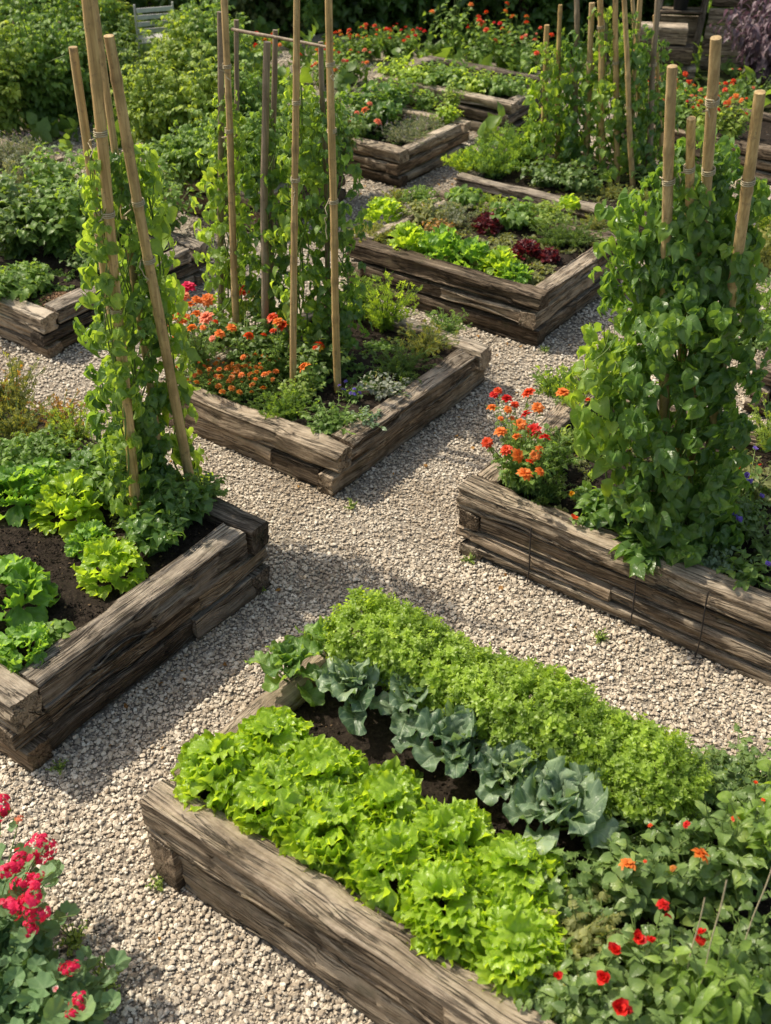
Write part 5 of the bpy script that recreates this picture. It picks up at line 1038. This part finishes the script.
for b, t, lb in (((62, 105), (59, 22), 'thin dark stake among the tomatoes right of the rusty post'), ((20, 112), (14, 18), 'thin grey stake among the tall plants at the left edge'), ((38, 118), (44, 40), 'short thin stake among the tall plants left of the leaning canes'), ((188, 100), (183, 25), 'thin stake in the tomatoes right of the garden chair')):
    pb = P(*b, 0); pole('garden_stake', lb, 'stake', pb, Pd(*t, hdist(pb)), .016, 'stake', False, (), 'thin stakes among the tomatoes')
# garden chair
pc = P(158, 74, 0); ch = thing('garden_chair', 'weathered pale slatted garden chair facing the tomato plants', 'chair', pc, rz=YAW+R(200))
def mbox(lst, name, parent, mat, bev=.004):
    mb = MB()
    for c, s_ in lst: mb.box(c, s_, bev=bev)
    return mb.build(name, M[mat], parent, smooth=False)
W2, D2 = .24, .22
ch.scale = (.85, .85, .85)
mbox([((0, -D2+.035+i*.062, .445), (2*W2-.02, .048, .016)) for i in range(7)], 'seat', ch, 'chairmetal')
mbox([((0, D2+.03+.02*i, .60+i*.085), (2*W2-.03, .014, .055)) for i in range(4)], 'backrest', ch, 'chairmetal')
for sx in (-1, 1):
    for fy, z1 in ((-1, .44), (1, .92)):
        mb = MB(); t = np.linspace(0, 1, 5); mb.tube(np.stack([0*t+sx*W2, fy*D2+(.10*np.maximum(0, t-.45) if fy > 0 else 0*t), z1*t], -1), .013, 8, cap=True); mb.build('leg', M['chairmetal'], ch)
    mbox([((sx*W2, 0, .43), (.02, 2*D2, .025))], 'seat_rail', ch, 'chairmetal')
# rusty post and dark pot at the top left
mb = MB(); t = np.linspace(0, 1, 14); mb.tube(np.stack([.02*np.sin(t*6), 0*t, 1.7*t], -1), .075*(1+.08*np.sin(t*21)), 9, cap=True)
M['rust'] = simple('rust_red_wood', (.12, .045, .022), .85, .2, .5, 14); tag(mb.build('rusty_post', [M['rust']], None, P(28, 62, 0)), 'thick rust red post near the upper left corner', 'post')
def pot(lb, base, r, h, cat='pot', rim=True):
    root = thing('plant_pot', lb, cat, base)
    a = [(0, 0), (r*.72, 0), (r*.95, h*.9), (r*1.05, h*.9), (r*1.05, h), (r*.9, h), (r*.85, h*.85), (0, h*.82)]
    k = 20; th = np.arange(k)*6.283/k; V = np.concatenate([np.stack([np.cos(th)*x, np.sin(th)*x, 0*th+z], -1) for x, z in a]); i, j = np.meshgrid(np.arange(len(a)-1), np.arange(k), indexing='ij'); j2 = (j+1) % k
    mb = MB(); mb.add(V, np.stack([i*k+j, i*k+j2, (i+1)*k+j2, (i+1)*k+j], -1).reshape(-1, 4)); mb.build('pot_body', M['plastic'], root); return root
pot('dark barrel like pot behind the leaning canes at the top left', P(104, 58, 0), .17, .8)
flower_plant('sunflower', 'yellow flowers near the top edge beside the leaning canes', P(78, 45, 0), None, [(Pd(a, b, hdist(P(78, 45, 0))), 'double', 'yellow', .07) for a, b in ((72, 3), (76, 8), (111, 8), (118, 3), (66, 10))], None, nstem_min=9, lsize=.14, spread=.3, hgt=1.0, temps=HEART)
# plank hut at the top right
ph = P(722, 72, 0); dh = hdist(ph); hut = thing('plank_hut', 'small dark plank hut leaning at the top right', 'hut', ph, rz=YAW+R(-8))
def plank(parent, name, c, s_, mat, rot=(0, 0, 0)):
    mb = timber(s_[0], s_[1], s_[2], 1, .6); o = mb.build(name, M[mat], parent); o.location = c; o.rotation_euler = rot; return o
for i in range(7): plank(hut, 'plank', (-.03+.012*i, .0, .09+i*.165), (.50, .035, .16), 'wood_brown' if i % 2 else 'wood_grey', (0, rng.normal()*.02, 0))
plank(hut, 'post', (-.31, .0, .62), (1.25, .07, .07), 'wood_dark', (0, R(-86), 0)); plank(hut, 'post', (.30, .0, .62), (1.25, .06, .06), 'wood_dark', (0, R(-86), 0)); plank(hut, 'post', (-.78, .05, .62), (1.25, .06, .06), 'wood_dark', (0, R(-88), 0))
plank(hut, 'shelf', (-.55, .05, .62), (.46, .22, .035), 'wood_grey'); plank(hut, 'back_board', (-.55, .17, .3), (.46, .03, .5), 'wood_grey'); plank(hut, 'back_board', (-.54, .17, .98), (.46, .03, .4), 'wood_dark')
plank(hut, 'roof', (-.22, .05, 1.28), (1.35, .5, .05), 'wood_dark', (0, R(-3), 0))
c_, s__ = math.cos(YAW+R(-8)), math.sin(YAW+R(-8))
pot('dark blue-black pot standing on the hut shelf', ph+np.array([c_*-.56-s__*.03, s__*-.56+c_*.03, .64]), .10, .24)
tw = thing('timber_stack', 'stacked grey timber blocks left of the plank hut', 'timber stack', P(662, 82, 0), rz=YAW+R(-12))
for i in range(3): plank(tw, 'block', (rng.normal()*.03, 0, .10+.2*i), (.62-.05*i, .24, .19), 'wood_grey', (0, 0, rng.normal()*.03))
# rocks at the right edge
for b, s_, lb in (((765, 160), .26, 'grey angular rock at the right edge above the bean pole'), ((742, 168), .14, 'small rock left of the grey angular one')):
    T = stone_templates(3)[0]; v = T[0]*s_*np.array([1, 1, 1.1]); v = v*(1+.12*fbm(v*9, 3)[:, None]); mb = MB(); mb.add(v, T[1]); o = mb.build('rock', M['rock'], None, P(*b, .02)+np.array([0, 0, s_*.35]), smooth=False); tag(o, lb, 'rock')

# ================================================================== light, camera
SUN_EL = R(53); SUN_AZ = YAW+R(64)           # sun to the left of the view, a little beyond
sd = Vector((-math.sin(SUN_AZ)*math.cos(SUN_EL), math.cos(SUN_AZ)*math.cos(SUN_EL), math.sin(SUN_EL)))
ld = bpy.data.lights.new('sun', 'SUN'); ld.energy = 5.0; ld.angle = R(.9); ld.color = (1, .91, .75)
lo = bpy.data.objects.new('sun', ld); COL.objects.link(lo); lo.rotation_euler = sd.to_track_quat('Z', 'Y').to_euler(); lo.location = (-4, 0, 8)
w = bpy.data.worlds.new('World'); scn.world = w; w.use_nodes = True; nt = w.node_tree; bg = nt.nodes['Background']
sky = nt.nodes.new('ShaderNodeTexSky'); sky.sky_type = 'NISHITA'; sky.sun_disc = False; sky.sun_elevation = SUN_EL; sky.sun_rotation = -SUN_AZ; sky.dust_density = 2.
wm = mix(nt, 1., sky.outputs[0], (1.80, 1.58, 1.25), 'MULTIPLY'); nt.links.new(wm, bg.inputs[0]); bg.inputs[1].default_value = .15
cam = bpy.data.cameras.new('camera'); cam.sensor_fit = 'VERTICAL'; cam.sensor_height = 24; cam.lens = 24*FPX/1024; cam.clip_end = 300
co = bpy.data.objects.new('camera', cam); COL.objects.link(co); co.location = (0, 0, CAM_H); co.rotation_euler = (R(90)-PITCH, 0, YAW); cam.dof.use_dof = True; cam.dof.focus_distance = 5.0; cam.dof.aperture_fstop = 2.2; scn.camera = co
scn.view_settings.view_transform = 'Standard'; scn.view_settings.look = 'None'; scn.view_settings.exposure = 0
scn.cycles.max_bounces = 7; scn.cycles.diffuse_bounces = 3; scn.cycles.glossy_bounces = 2; scn.cycles.transmission_bounces = 3; scn.cycles.caustics_reflective = False; scn.cycles.caustics_refractive = False
